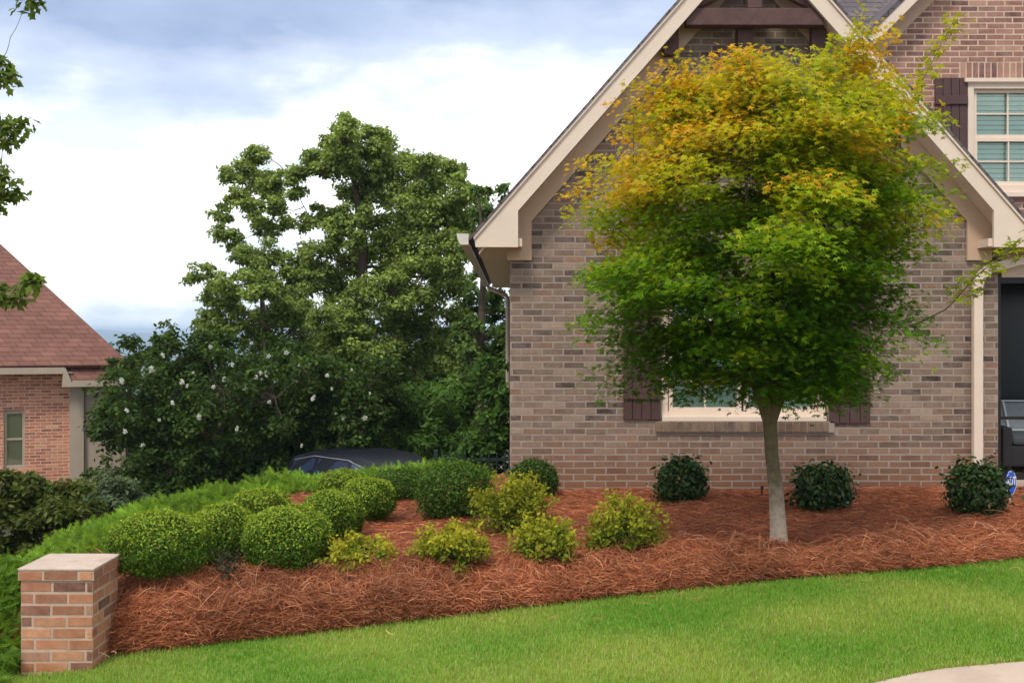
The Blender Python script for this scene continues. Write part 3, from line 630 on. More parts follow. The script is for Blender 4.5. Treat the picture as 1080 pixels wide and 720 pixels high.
    p = MB(); p.add([(.62, -.58, 1.52), (.62, .58, 1.52), (1.28, .74, 1.085), (1.28, -.74, 1.085)], [(0, 1, 2, 3)]); p.build('windscreen', M_carglass, car)
    p = MB(); p.add([(-2.06, -.58, 1.52), (-2.06, .58, 1.52), (-2.27, .70, 1.14), (-2.27, -.70, 1.14)], [(0, 1, 2, 3)]); p.build('rear_window', M_carglass, car)
    return car
cxp = X(404, 20.4); build_car((cxp, 20.4, Z(477, 20.4)-1.68), R(-48))
# ------------------------------------------------------------------ green metal fence beside the house corner
fo = (-.45, 13.6, float(H(-.6, 13.6))-.05); fen = empty('metal_fence', fo); tag(fen, 'low dark green metal picket fence between hedge and house corner', 'fence')
M_green = mat('green_paint', (.012, .03, .024), .5); zt_ = Z(477, 13.6)-fo[2]
k = MB(); k.box(-.45, .42, -.015, .015, zt_-.10, zt_-.07); k.box(-.45, .42, -.015, .015, .15, .18); k.build('rail', M_green, fen)
for x in (-.47, .43): k = MB(); k.box(x-.025, x+.025, -.025, .025, -.3, zt_+.03); k.build('post', M_green, fen, bevel=.004)
for x in np.linspace(-.40, .36, 9): k = MB(); k.box(x-.008, x+.008, -.032, -.0155, .08, zt_); k.build('picket', M_green, fen)
# ------------------------------------------------------------------ porch sofa, yard sign, scrap, stake
so = empty('porch_sofa', (5.95, 12.35, .10), R(-6)); tag(so, 'dark patio sofa with grey white-piped cushion on the porch', 'sofa')
M_cush = mat('grey_cushion', lin(138, 142, 142), .85, 20, .12, .3, 200); M_pipe = mat('white_piping', lin(200, 205, 205), .8); M_wick = mat('dark_wicker', (.016, .014, .013), .6, 60, .3, .6, 90)
k = MB(); k.box(-.62, 1.3, -.36, .40, .08, .30); k.box(-.62, 1.3, .34, .42, .30, .70); k.box(-.66, -.56, -.38, .42, .08, .50); k.build('frame', M_wick, so, bevel=.012)
for x in (-.58, 1.25):
    for y in (-.32, .36): k = MB(); k.box(x-.025, x+.025, y-.025, y+.025, 0, .079); k.build('leg', M_black, so)
k = MB(); k.box(-.55, .72, -.36, .25, .305, .42); k.build('seat_cushion', mat('slate_cushion', lin(70, 74, 78), .85, 20, .12), so, bevel=.04)
k = MB(); k.add([(-.58, .10, .44), (.60, .10, .44), (.60, .30, .74), (-.58, .30, .74), (-.58, .22, .42), (.60, .22, .42), (.60, .37, .70), (-.58, .37, .70)], [(0, 1, 2, 3), (7, 6, 5, 4), (0, 4, 5, 1), (1, 5, 6, 2), (2, 6, 7, 3), (3, 7, 4, 0)])
bc = k.build('back_cushion', M_cush, so, bevel=.035)
k = MB()
k.tube([(-.585, .09, .435), (.605, .09, .435), (.605, .30, .745), (-.585, .30, .745), (-.585, .09, .435)], .011, 6); k.tube([(-.45, .075, .445), (-.45, .285, .745)], .014, 6); k.build('piping', M_pipe, bc)
sx, sy = X(1066, 10.3), 10.3; sz = float(z_bed(np.array(sx), np.array(sy)))
sg = empty('yard_sign', (sx, sy, sz), R(36)); tag(sg, 'small blue octagonal security yard sign beside the holly at the house corner', 'sign')
M_blue = mat('sign_blue', lin(30, 92, 206), .4); k = MB(); an = [R(22.5+45*q) for q in range(8)]
zc_ = Z(509, 10.3)-sz
k.prism([(.092*math.cos(a), zc_+.118*math.sin(a)) for a in an], -.004, .004); k.build('panel', M_blue, sg)
k = MB(); k.tube([(0, .008, -.2), (0, .008, zc_+.05)], .006, 6); k.build('stake', M_white, sg)
k = MB()
for q in range(8):
    a, b_ = an[q], an[(q+1) % 8]; o_, i_ = 1.0, .93
    k.add([(.092*r_*math.cos(w_), -.0048, zc_+.118*r_*math.sin(w_)) for r_, w_ in ((o_, a), (o_, b_), (i_, b_), (i_, a))], [(0, 1, 2, 3)])
k.build('border', mat('sign_white', (.8, .8, .8), .5), sg)
tcv = bpy.data.curves.new('lettering', 'FONT'); tcv.body = 'ADT'; tcv.size = .092; tcv.align_x = 'CENTER'; tcv.align_y = 'CENTER'; tcv.extrude = .001; tcv.offset = .003
to_ = bpy.data.objects.new('tmp', tcv); COL.objects.link(to_); bpy.context.view_layer.update()
tm_ = bpy.data.meshes.new_from_object(to_.evaluated_get(bpy.context.evaluated_depsgraph_get())); bpy.data.objects.remove(to_)
tx = link('lettering', tm_, bpy.data.materials['sign_white'], sg, (0, -.0058, zc_+.01)); tx.rotation_euler = (R(90), 0, 0); tx.scale = (.82, 1.2, 1)
# crumpled white scrap
bm = bmesh.new(); bmesh.ops.create_icosphere(bm, subdivisions=3, radius=.022)
for v in bm.verts: v.co *= 1+.35*math.sin(v.co.x*210+v.co.y*140)*math.cos(v.co.z*190); v.co.z *= .7
me = bpy.data.meshes.new('paper_scrap'); bm.to_mesh(me); bm.free()
d_ = 10.0; sc = link('paper_scrap', me, mat('paper', (.75, .75, .74), .8), None, (X(893, d_), d_, float(z_bed(np.array(X(893, d_)), np.array(d_)))+.05)); tag(sc, 'crumpled white scrap of paper lying on the pine straw', 'litter')
xk = X(803, 11.0); zk = float(z_bed(np.array(xk), np.array(11.0))); k = MB(); k.tube([(0, 0, -.08), (.004, 0, .06), (.008, 0, .09)], [.008, .008, .007], 8); k.lathe([(.007, .085), (.014, .09), (.015, .105), (.012, .12), (.006, .125)], 10, (.008, 0, 0))
tag(k.build('garden_stake', M_black, None, (xk, 11.0, zk)), 'little dark garden stake standing near the wall behind the young tree', 'stake')  # thin stake with a small round head, no tap
# ------------------------------------------------------------------ mulch bed and pine straw
xs = np.linspace(-3.35, 7, 150); NY = 70; tq = np.linspace(0, 1, NY)**1.6
back = np.where(xs < -.03, np.interp(xs, [-3.35, -3.1, -2.5, -1.5, -.03], [8.5, 10, 11.2, 12.3, 12.9]), 11.52)
Xx = np.repeat(xs[:, None], NY, 1); Yy = y_edge(xs)[:, None]*(1-tq)+back[:, None]*tq
Zz = z_bed(Xx, Yy); Zz[:, 0] -= .05
i = np.arange(149)[:, None]; j = np.arange(NY-1)[None]
M_mulch = mat('straw_base', lin(150, 84, 54), .95, 16, .45, 1, 45, dirt=lin(92, 52, 36), dist=.03)
tag(npmesh('mulch_bed', np.stack([Xx, Yy, Zz], -1), np.stack([i*NY+j, (i+1)*NY+j, (i+1)*NY+j+1, i*NY+j+1], -1).reshape(-1, 4), M_mulch, smooth=True), kind='structure')
PAL_STRAW = [lin(178, 108, 72), lin(164, 94, 61), lin(192, 126, 86), lin(140, 79, 51), lin(204, 148, 110), lin(104, 62, 44)]
def straw(n, xr, tr_, lift, ln, wd, wts=(5, 6, 4, 3, 1.4, 2)):
    x = rng.uniform(*xr, n); ph = rng.uniform(0, 1.75, n)**1.0; t = (.42*(1-np.cos(ph))-.012 if tr_ is None else rng.uniform(0, 1, n)**tr_[2]*(tr_[1]-tr_[0])+tr_[0]); y = y_edge(x)+t
    ok = (y < np.where(x > -.1, 11.45, 12.0)) & ~((x > PX0-.05) & (x < PX1+.02) & (y < PY1+.03)) & (crest_dist(x, y) < .1)
    x = x[ok]; y = y[ok]; n = len(x); ph = ph[ok]
    a = rng.uniform(0, 2*np.pi, n); L = rng.uniform(.6, 1.15, n)*ln; cur = rng.normal(size=n)*.9; k = 5; w = wd*rng.uniform(.7, 1.3, n)
    s = np.linspace(-.5, .5, k); ang = a[:, None]+cur[:, None]*s[None]
    px = x[:, None]+np.cumsum(np.cos(ang), 1)*L[:, None]/k-np.cos(a)[:, None]*L[:, None]*.5; py = y[:, None]+np.cumsum(np.sin(ang), 1)*L[:, None]/k-np.sin(a)[:, None]*L[:, None]*.5
    pz = np.maximum(z_bed(px, np.maximum(py, y_edge(px)+.02)), z_lawn(px)+.0)
    if tr_ is None:      # lying against the steep face of the roll
        face = (ph < .8)[:, None]; zc_ = z_lawn(x)+(z_bed(x, y_edge(x)+.42)-z_lawn(x))*np.sin(np.minimum(ph, 1.57))
        pz = np.where(face, zc_[:, None]+(pz-pz.mean(1, keepdims=True))*.35, pz); py = np.where(face, np.minimum(py, (y+.06)[:, None])-.012, py)
    l0 = np.abs(rng.normal(size=n))*lift; tilt = rng.normal(size=n)*lift*.9
    pz = pz+.004+l0[:, None]+tilt[:, None]*s[None]*2*.5+np.abs(lift*.5*np.cos(s*3)[None]*rng.normal(size=(n, 1)))
    pz = np.maximum(pz, z_lawn(px)+.003)
    Q = np.stack([px, py, pz], -1); Tn = unit(np.gradient(Q, axis=1)); sv = unit(np.cross(Tn, rng.normal(size=(n, 1, 3))))
    wk = w[:, None, None]*np.array([.55, 1, 1, 1, .5])[None, :, None]
    V = np.stack([Q-sv*wk/2, Q+sv*wk/2], 2).reshape(n, -1, 3)
    q = np.arange(k-1); f = np.stack([2*q, 2*q+1, 2*q+3, 2*q+2], -1); Fq = (np.arange(n)[:, None, None]*2*k+f[None]).reshape(-1, 4)
    patch = 1+.16*np.sin(x*2.1+1)*np.sin(y*1.9)+.10*np.sin(x*6.3-y*4)
    return V.reshape(-1, 3), Fq, np.repeat(pick(n, PAL_STRAW, wts, .18)*np.clip(patch+.12*np.sin(x*13+y*9)*np.sin(y*17-x*5), .55, 1.3)[:, None], 2*k, 0)
def joined(L): 
    V, Fq = cat_meshes([(v, f) for v, f, c in L]); return V, Fq, np.concatenate([c for v, f, c in L])
V, Fq, C = joined([straw(66000, (-2.75, 5.6), None, .022, .18, .0027), straw(90000, (-3.3, 5.8), (.4, 4.6, .85), .012, .15, .0029), straw(2400, (-2.7, 5.4), None, .05, .21, .0024, (4, 4, 5, 2, 3, 1)), straw(900, (-2.6, 5), (-.12, .02, .3), .004, .12, .0025), straw(160, (-2.6, 5), (-.9, -.1, .5), .022, .11, .0025)])
tag(npmesh('pine_straw', V, Fq, M_needle, np.clip(C, 0, 1)), kind='stuff')
# ------------------------------------------------------------------ lawn grass blades
def blades(n, xr, hgt, wd):
    x = rng.uniform(*xr, n); u = rng.uniform(0, 1, n); y0 = walk_y(x)-.01; y1 = y_edge(x)+.03; y = y0+(y1-y0)*u**1.15
    ok = ~((x > PX0-.01) & (x < PX1+.01) & (y > PY0-.01)); ok &= crest_dist(x, y) < .06
    ok &= (x*F/np.maximum(y, 1) < 600) | (rng.random(n) < .5)
    x = x[ok]; y = y[ok]; n = len(x); zz = z_lawn(x)-.012
    edge = np.clip(1-(y-walk_y(x))/.06, 0, 1); h = hgt*rng.uniform(.55, 1.25, n)*(1+.3*edge); a = rng.uniform(0, 2*np.pi, n); ln = rng.normal(size=n)*.45+.25
    d = np.stack([np.cos(a), np.sin(a), 0*a], -1); sd_ = np.stack([-np.sin(a), np.cos(a), 0*a], -1); b0 = np.stack([x, y, zz], -1); up = np.array([0, 0, 1.])
    w = wd*rng.uniform(.7, 1.3, n)[:, None]; m1 = b0+up*h[:, None]*.6+d*(h*ln*.35)[:, None]; tp = b0+up*h[:, None]*.97+d*(h*ln)[:, None]
    V = np.stack([b0-sd_*w/2, b0+sd_*w/2, m1+sd_*w*.4, m1-sd_*w*.4, tp], 1)
    f = np.array([(0, 1, 2), (0, 2, 3), (3, 2, 4)]); Fq = (np.arange(n)[:, None, None]*5+f).reshape(-1, 3)
    pt = .5+.5*np.sin(x*1.7+.8*np.sin(y*2.3))*np.sin(y*2.9+x*.6)+rng.normal(size=n)*.16+.25*np.sin(x*5.1+y*3.3)+.2*np.sin(x*2.3-y*4.7)
    c = pick(n, [lin(122, 162, 50), lin(136, 174, 60), lin(104, 146, 44), lin(152, 180, 76), lin(174, 172, 98)], [5, 5, 4, 2.5, .5], .08)
    yel = np.array(lin(172, 184, 82)); grn = np.array(lin(90, 150, 36)); q = np.clip(pt, 0, 1)[:, None]; c = c*.38+.62*(yel*(1-q)+grn*q)
    dry = ((rng.random(n) < .10*np.clip(.9-pt, 0, 1)) | (rng.random(n) < .35*edge*(rng.random(n) < .6)))[:, None]; c = np.where(dry, np.array(lin(186, 166, 112))*(1+rng.normal(size=(n, 1))*.1), c)
    return V.reshape(-1, 3), Fq, np.repeat(np.clip(c, 0, 1), 5, 0)
V, Fq, C = blades(265000, (-3.3, 6.6), .029, .0036)
tag(npmesh('grass', V, Fq, M_grass, C), kind='stuff')
# ------------------------------------------------------------------ shrubs in the bed
def zb(x, y): return float(z_bed(np.array(float(x)), np.array(float(y))))
def seat(px, wpx, bot):      # depth of a shrub's centre from the row where its front foot meets the straw
    d = 8.5
    for _ in range(30): r_ = wpx/2/F*d; df = d-.65*r_; d = .5*d+.5*(F*(EYE-zb(X(px, df), df))/(bot-HZ)+.65*r_)
    return d
def stems(name, base, top, R_, n, rad, parent, mat_, h0=.0):
    L = []
    for q in range(n):
        a = random.uniform(0, 6.28); r_ = random.uniform(.2, .8)*R_; p0 = np.array([random.uniform(-1, 1)*R_*.12, random.uniform(-1, 1)*R_*.12, -.04]); p2 = np.array([math.cos(a)*r_, math.sin(a)*r_, top*random.uniform(.6, .92)])
        p1 = (p0+p2)/2*np.array([.7, .7, 1.1]); tq_ = np.linspace(0, 1, 6)[:, None]; L.append(tube((1-tq_)**2*p0+2*tq_*(1-tq_)*p1+tq_**2*p2, np.linspace(rad, rad*.4, 6), 5))
    V, Fq = cat_meshes(L); return npmesh(name, V, Fq, mat_, parent=parent)
BOX_PAL = [(.075, .15, .016), (.10, .19, .02), (.14, .24, .026), (.055, .11, .014)]
def boxwood(px, d, py_top, wpx, label, n=9000, sq=2.6, seed=0, dy=1.0, kind='boxwood_shrub', cat='shrub', group='clipped round boxwoods', loose=.0, ls=.0195, pal=None, mat_=None, lit_tipcol=(.30, .40, .04), lit_tipw=.85):
    if d > 100: d = seat(px, wpx, d)
    x = X(px, d); z0 = zb(x, d); r_ = wpx/2/F*d; h = Z(py_top, d)-z0; root = empty(kind, (x, d, z0)); tag(root, label, cat, group)
    b_ = ball(n); flat = np.abs(b_)**1.0; q = (np.abs(b_[:, 0])**sq+np.abs(b_[:, 1])**sq+np.abs(b_[:, 2])**sq)**(-1/sq); sh = b_*q[:, None]
    rad = 1-np.abs(rng.normal(size=n))*.10; inner = rng.random(n) < .18; rad[inner] = rng.uniform(.45, .9, inner.sum())
    brown = rng.random(n) < .025; rad += (loose+.02)*np.abs(rng.normal(size=n))*(rng.random(n) < .4)
    lump = 1+.05*np.sin(b_[:, 0]*5+seed)*np.sin(b_[:, 2]*6+2*seed)+.045*np.sin(b_[:, 1]*7+3*seed+b_[:, 0]*4)+.03*np.sin(b_[:, 0]*15+seed)*np.sin(b_[:, 2]*14+seed); pp_ = sh*(rad*lump)[:, None]
    base = -.06*h; pp_ = np.stack([pp_[:, 0]*r_, pp_[:, 1]*r_*dy, (pp_[:, 2]*.5+.5)*(h-base)+base], -1)
    N = unit(b_*.7+rng.normal(size=(n, 3))*.55+np.array([0, 0, .35])); C = pick(n, pal or BOX_PAL, [4, 4, 2, 2], .15)
    tip = (rng.random(n) < lit_tipw*np.clip(b_[:, 2]*1.3+.1, 0, 1)*(rad > .93))[:, None]; C = np.where(tip, np.array(lit_tipcol)*(1+rng.normal(size=(n, 1))*.2), C)  # tip colour on upward leaves also paints the light on the shrub tops
    C[brown] = np.array((.20, .13, .05)); leaves('foliage', pp_, N, ls*rng.uniform(.6, 1.4, n), C, OVAL if ls > .03 else KITE, mat_ or M_leaf, root)
    stems('stems', 0, h, r_*.8, 12, .010, root, M_bark_dark); return root
for a in ((170, 616, 540, 104, 'large clipped boxwood directly behind the brick pier', 12000), (235, 8.1, 531, 70, 'mid-sized clipped boxwood wedged behind the two largest, near the pier', 8000), (303, 604, 534, 94, 'large clipped boxwood ball beside the yellow-green bush in front', 12000),
          (275, 9.0, 515, 64, 'flat low boxwood mound at the back, before the juniper', 7000), (351, 570, 517, 64, 'clipped boxwood ball behind the low yellow bush, right of the biggest ball', 9000), (360, 10.3, 495, 54, 'small boxwood dome at the back just under the dark car', 7000),
          (388, 551, 504, 58, 'round boxwood beside the open straw path, below the car bonnet', 8000)):
    boxwood(a[0], a[1], a[2], a[3], a[4], int(a[5]*1.7), 2.3, a[0])
boxwood(425, 11.0, 495, 62, 'low dull green hedge shrub behind the straw path', 7000, 2.6, 3, 1.2, 'hedge_shrub', 'shrub', 'hedge shrubs left of the house corner', .10, .026, [(.05, .105, .015), (.07, .135, .02), (.09, .17, .025), (.038, .08, .012)], lit_tipcol=(.12, .22, .03), lit_tipw=.3)
boxwood(479, 548, 489, 74, 'loose dark green hedge shrub left of the tall yellow-green bush', 9500, 2.5, 5, 1.1, 'hedge_shrub', 'shrub', 'hedge shrubs left of the house corner', .10, .028, [(.05, .105, .015), (.07, .135, .02), (.09, .17, .025), (.038, .08, .012)], lit_tipcol=(.12, .22, .03), lit_tipw=.35)
boxwood(563, 11.0, 485, 48, 'small dark round shrub against the corner of the brick house', 5000, 2.3, 8, 1, 'hedge_shrub', 'shrub', 'hedge shrubs left of the house corner', .06, .03, [(.04, .09, .014), (.055, .115, .018), (.07, .14, .022), (.03, .07, .012)], lit_tipcol=(.08, .17, .025), lit_tipw=.3)
HOLLY = [(.026, .055, .012), (.036, .075, .014), (.05, .095, .018), (.018, .04, .010)]
for px, d, pt_y, w_, lb in ((719, 531, 485, 46, 'dark glossy holly bush at the wall left of the tree trunk'), (868, 540, 495, 49, 'dark glossy boxy holly just right of the tree trunk'), (1030, 543, 490, 51, 'dark glossy holly in front of the downspout beside the blue sign')):
    boxwood(px, d, pt_y, w_, lb, 3400, {719: 2.1, 868: 3.4}.get(px, 2.5), px*1.7, .9, 'holly_shrub', 'shrub', 'dark hollies along the house wall', .20, .045, HOLLY, M_leaf_gloss, (.05, .11, .02), .25)
AZ = [(.13, .19, .02), (.20, .25, .024), (.34, .34, .03), (.44, .42, .035)]
def azalea(px, d, pt_y, w_, label, n=75, seed=1, yel=1.0, lean=0, flat=1.0):
    if d > 100: d = seat(px, w_, d)
    x = X(px, d); z0 = zb(x, d); r_ = w_/2/F*d; h = Z(pt_y, d)-z0; root = empty('azalea_shrub', (x, d, z0)); tag(root, label, 'shrub', 'yellow-green azalea bushes in the straw')
    rs = np.random.default_rng(seed); Ps, Ns, Cs, Ss, St = [], [], [], [], []
    for k in range(n):          # twig tips, each with rosettes of small leaves
        a = rs.uniform(0, 6.28); u = rs.uniform(0, 1)**.5; ht = h*(1-.45*u**3)*rs.uniform(.22, 1.06) ; tip = np.array([math.cos(a)*u*r_+lean*ht, math.sin(a)*u*r_*.9, max(.03, ht)])
        if k % 3 == 0: St.append(tube(np.array([[rs.uniform(-.03, .03), rs.uniform(-.03, .03), -.04], tip*np.array([.45, .45, .5]), tip]), [.006, .004, .002], 4))
        for s_ in range(3):
            m_ = 15; c0 = tip*(1-.16*s_)+rs.normal(size=3)*.014; dirs = unit(rng.normal(size=(m_, 3))+np.array([0, 0, .5])+.5*unit(tip)); Ps.append(c0+dirs*.012+rng.normal(size=(m_, 3))*.020)
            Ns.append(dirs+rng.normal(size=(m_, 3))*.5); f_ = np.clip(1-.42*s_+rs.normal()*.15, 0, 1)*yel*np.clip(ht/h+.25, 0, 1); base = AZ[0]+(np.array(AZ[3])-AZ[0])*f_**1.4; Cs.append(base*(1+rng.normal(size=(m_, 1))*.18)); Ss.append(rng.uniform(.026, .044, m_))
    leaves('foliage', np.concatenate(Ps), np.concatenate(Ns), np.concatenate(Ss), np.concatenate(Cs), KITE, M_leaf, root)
    V, Fq = cat_meshes(St); npmesh('stems', V, Fq, M_bark, parent=root); return root
azalea(376, 609, 568, 86, 'low yellow bush nearest the lawn, in front of the clipped boxwood balls', 80, 1, 1.1)
azalea(476, 606, 553, 84, 'yellow azalea between the open straw path and the compact round one', 85, 2, 1.1)
azalea(541, 566, 501, 90, 'tallest loose azalea with tiered top, near the house corner', 110, 3, .85)
azalea(573, 599, 548, 66, 'compact round lime-green azalea at the middle of the bed edge', 95, 4, .95)
azalea(659, 587, 526, 82, 'airy lime-green azalea nearest the tree trunk', 90, 5, .9)
# sparse dying seedling
x, y = X(240, 7.35), 7.35; sp_ = empty('seedling_shrub', (x, y, zb(x, y))); tag(sp_, 'sparse half-dead grey-green seedling in the straw before the boxwoods', 'plant')
n = 260; pz = rng.uniform(.02, .2, n); pp_ = np.stack([rng.normal(size=n)*.05, rng.normal(size=n)*.05, pz], -1)
leaves('foliage', pp_, ball(n), rng.uniform(.02, .036, n), pick(n, [(.06, .07, .04), (.09, .07, .04), (.04, .055, .03)]), KITE, M_leaf, sp_); stems('stems', 0, .22, .09, 9, .004, sp_, M_bark)
# ------------------------------------------------------------------ juniper ground cover along the crest and left of the pier
seg = np.linalg.norm(np.diff(CREST[1:7], axis=0), axis=1); cum = np.concatenate([[0], np.cumsum(seg)])
n = 26000; s = rng.uniform(0, cum[-1]-.3, n); cxx = np.interp(s, cum, CREST[1:7, 0]); cyy = np.interp(s, cum, CREST[1:7, 1])
tx_ = np.gradient(cxx); k_ = np.clip(np.searchsorted(cum, s)-1, 0, 4); dv = unit(np.diff(CREST[1:7], axis=0))[k_]; out = np.stack([-dv[:, 1], dv[:, 0]], -1)
o_ = rng.uniform(-.35, .95, n); jx = cxx+out[:, 0]*o_; jy = cyy+out[:, 1]*o_
ok = ~((jx > PX0-.12) & (jy < PY1+.35)); jx, jy, o_, out = jx[ok], jy[ok], o_[ok], out[ok]; n = len(jx)
lump = .5+.5*np.sin(jx*4.3+jy*2.1)*np.sin(jy*3.7-jx*1.3); hh = (.04+.12*lump+.06*rng.random(n))*np.clip((o_+.6)/.5, .25, 1)*np.clip((jy-6.5)/4.5, .25, 1); lay = rng.random(n)**.6
jz = H(jx, jy)-.02+hh*lay
D = np.stack([out[:, 0]*.35+rng.normal(size=n)*.6, out[:, 1]*.2+rng.normal(size=n)*.6-.15, .15+.32*np.clip((jy-7)/3, 0, 1)+rng.normal(size=n)*.25], -1)
C = pick(n, [(.16, .28, .026), (.21, .36, .034), (.28, .44, .045), (.11, .20, .02)], [4, 4, 3, 2], .15)
C = C*(.72+.5*(.5+.5*np.sin(jx*5.7+jy*3.1)*np.sin(jy*4.9-jx*2.2)))[:, None]; q_ = 4200; ex = rng.uniform(-3.6, PX0-.03, q_); ey = rng.uniform(6.3, 7.9, q_); ez = np.where(ex > -3.3, z_bed(ex, ey), H(ex, ey))+rng.random(q_)**.7*(.06+.16*np.clip(1-(ey-6.6)/1.1, .15, 1)*(.6+.4*np.sin(ex*9+ey*5)))
jx = np.r_[jx, ex]; jy = np.r_[jy, ey]; jz = np.r_[jz, ez]; n = len(jx); C = np.r_[C, pick(q_, [(.14, .26, .026), (.19, .33, .034), (.10, .19, .02)], None, .15)]
D = np.r_[D, np.stack([rng.normal(size=q_)*.5, -.5+rng.normal(size=q_)*.4, -.55+rng.normal(size=q_)*.5], -1)]
tag(leaves('juniper_ground_cover', np.stack([jx, jy, jz], -1), ball(n)*.8+np.array([0, -.3, .8]), rng.uniform(.065, .135, n), C, SPRAY, M_leaf, None, None, D), kind='stuff')
# ------------------------------------------------------------------ the young maple
def bez(p0, p1, p2, k=8):
    t_ = np.linspace(0, 1, k)[:, None]; return (1-t_)**2*p0+2*t_*(1-t_)*p1+t_**2*p2
TD = 8.25; TX = X(821, TD); tz = zb(TX, TD); mp_ = empty('maple_tree', (TX, TD, tz)); tag(mp_, 'young maple with orange-tipped green crown in front of the gable wall', 'tree')
L3 = lambda px, py, dd=0: np.array([X(px, TD+dd)-TX, dd, Z(py, TD+dd)-tz])
fork = L3(812, 446); tp = [np.array([0, 0, -.1]), L3(821, 560), L3(817, 520), L3(814, 480), fork]
tk_ = np.array([tp[0], np.array([0, 0, .015])]+tp[1:]); tk_[3] += np.array([.012, 0, 0]); V, Fq = tube(tk_, [.105, .080, .061, .053, .049, .051], 14); TR = [(V, Fq)]
prof_y = [428, 410, 376, 330, 280, 225, 170, 120, 85, 55]; cxp_ = [808, 808, 805, 806, 808, 810, 812, 812, 812, 815]; rpx = [60, 80, 116, 152, 174, 192, 186, 142, 84, 40]
sprays = []
for g_ in range(138):
    py = 406-316*((g_*.754878+.10*rng.random()) % 1); rr_ = np.interp(-py, [-v for v in prof_y], rpx)*TD/F; cc = (np.interp(-py, [-v for v in prof_y], cxp_)-540)/F*TD-TX
    a = 2*np.pi*((g_*.569840) % 1)+rng.normal()*.25; u = rng.uniform(.10, 1)**.40; lob = 1+.10*np.sin(a*3+py*.03)+.09*rng.normal(); r_ = rr_*u*lob*.95*(.82 if math.cos(a) > .3 else 1.0)
    g0 = np.array([cc+math.cos(a)*r_, math.sin(a)*r_*.95, Z(py, TD)-tz]); gf = .05+rng.normal()*.13+.10*np.clip((300-py)/170, 0, 1); er = np.array([math.cos(a), math.sin(a), 0])
    for _ in range(int(rng.uniform(5, 10))):
        q = g0+er*rng.normal()*.15+np.array([-er[1], er[0], 0])*rng.normal()*.15+np.array([0, 0, rng.normal()*.085]); sprays.append((q, u, a, gf))
for px, py, dd in ((722, 78, 0), (712, 96, .1), (735, 92, -.1), (792, 78, .1), (783, 96, -.1), (905, 30, -.1), (897, 52, .05), (888, 75, 0), (910, 62, .1), (880, 95, -.15), (640, 170, .2), (632, 200, 0), (628, 225, -.1), (900, 38, .05), (903, 48, -.05), (893, 64, .05), (906, 72, 0), (884, 84, .1), (718, 88, 0), (728, 84, .05), (640, 185, .1), (970, 222, .1), (966, 240, -.1), (972, 215, 0), (960, 200, .1), (978, 226, -.2), (640, 330, 0), (955, 330, .1), (950, 300, -.3), (940, 345, .1), (700, 408, 0), (650, 385, .2), (905, 408, 0)):
    q = L3(px, py, dd); sprays.append((q, 1.05, math.atan2(q[1], q[0]), 0.0))
nodes = []
limbs = []
for k in range(9):       # main limbs rising like a vase
    a = 2*np.pi*k/9+rng.uniform(-.25, .25); e_ = np.array([math.cos(a)*.75, math.sin(a)*.7, rng.uniform(1.5, 2.35)])+fork*np.array([1, 1, .75]); mid = fork+np.array([math.cos(a)*.28, math.sin(a)*.26, .75]); B = bez(fork-np.array([0, 0, .05]), mid, e_, 12); limbs.append(B); TR.append(tube(B, np.linspace(.033, .007, 12), 7))
e_ = L3(898, 40); B = bez(fork, L3(850, 250), e_, 14); limbs.append(B); TR.append(tube(B, np.linspace(.03, .004, 14), 7))
e_ = L3(724, 80); B = bez(fork, L3(770, 260), e_, 14); limbs.append(B); TR.append(tube(B, np.linspace(.03, .004, 14), 7))
LN = np.concatenate(limbs)
Ps, Ns, Ds, Cs, Ss = [], [], [], [], []
DEEP, MID, LIME, GOLD, ORG = [np.array(c) for c in ((.08, .19, .008), (.17, .30, .010), (.31, .39, .014), (.50, .43, .018), (.64, .36, .022))]
topz = Z(60, TD)-tz; botz = fork[2]
sprays.sort(key=lambda q: np.linalg.norm(q[0][:2]))
for c0, u, a, gf in sprays:
    dz = c0[2]-LN[:, 2]; dist = np.linalg.norm(LN-c0, axis=1)+np.where(dz < -.05, 2*np.abs(dz), 0); st = LN[np.argmin(dist)]; ds = np.linalg.norm(c0-st); B_ = bez(st, (st+c0)/2+np.array([0, 0, .05])+rng.normal(size=3)*.12*ds, c0, 6); TR.append(tube(B_, np.linspace(.0062 if ds > .3 else .004, .0018, 6), 4)); LN = np.r_[LN, B_[3:]]
    m_ = int(rng.uniform(100, 160)); R1 = rng.uniform(.15, .31); rad = unit(np.array([math.cos(a), math.sin(a), .0])); tang = np.array([-rad[1], rad[0], 0]); hf = np.clip((c0[2]-botz)/(topz-botz), 0, 1)
    uu = rng.uniform(-1, 1, m_); vv = rng.uniform(-1, 1, m_); ok = uu**2+vv**2 < 1; uu, vv = uu[ok], vv[ok]; m_ = len(uu)
    up = .55*(hf-.45); pos = c0+R1*(uu[:, None]*rad*1.15+vv[:, None]*tang)+np.array([0, 0, 1])*(R1*(up*uu-.32*(uu**2+vv**2))+rng.normal(size=m_)*.035)[:, None]
    Ps.append(pos); Ns.append(np.array([0, 0, 1.])+rad*(.25+.2*rng.normal(size=(m_, 1)))+rng.normal(size=(m_, 3))*.38); Ds.append(rad+.7*rng.normal(size=(m_, 3))+np.array([0, 0, -.25]))
    left = np.clip((-c0[0]+.5)/1.6, 0, 1)
    f_ = np.clip(1.0*(hf-.46)+.55*(u-.74)+.30*left*(hf > .45)+.02+gf+rng.normal()*.15+.20*uu*(u > .7)+rng.normal(size=m_)*.09, 0, 1)[:, None]
    stp = np.array([DEEP, MID, LIME, GOLD, ORG]); pos_ = np.array([0, .22, .5, .8, 1.0]); col = np.stack([np.interp(f_[:, 0], pos_, stp[:, ch]) for ch in range(3)], -1)
    Cs.append(col*(1+rng.normal(size=(m_, 1))*.15)); Ss.append(rng.uniform(.028, .047, m_))
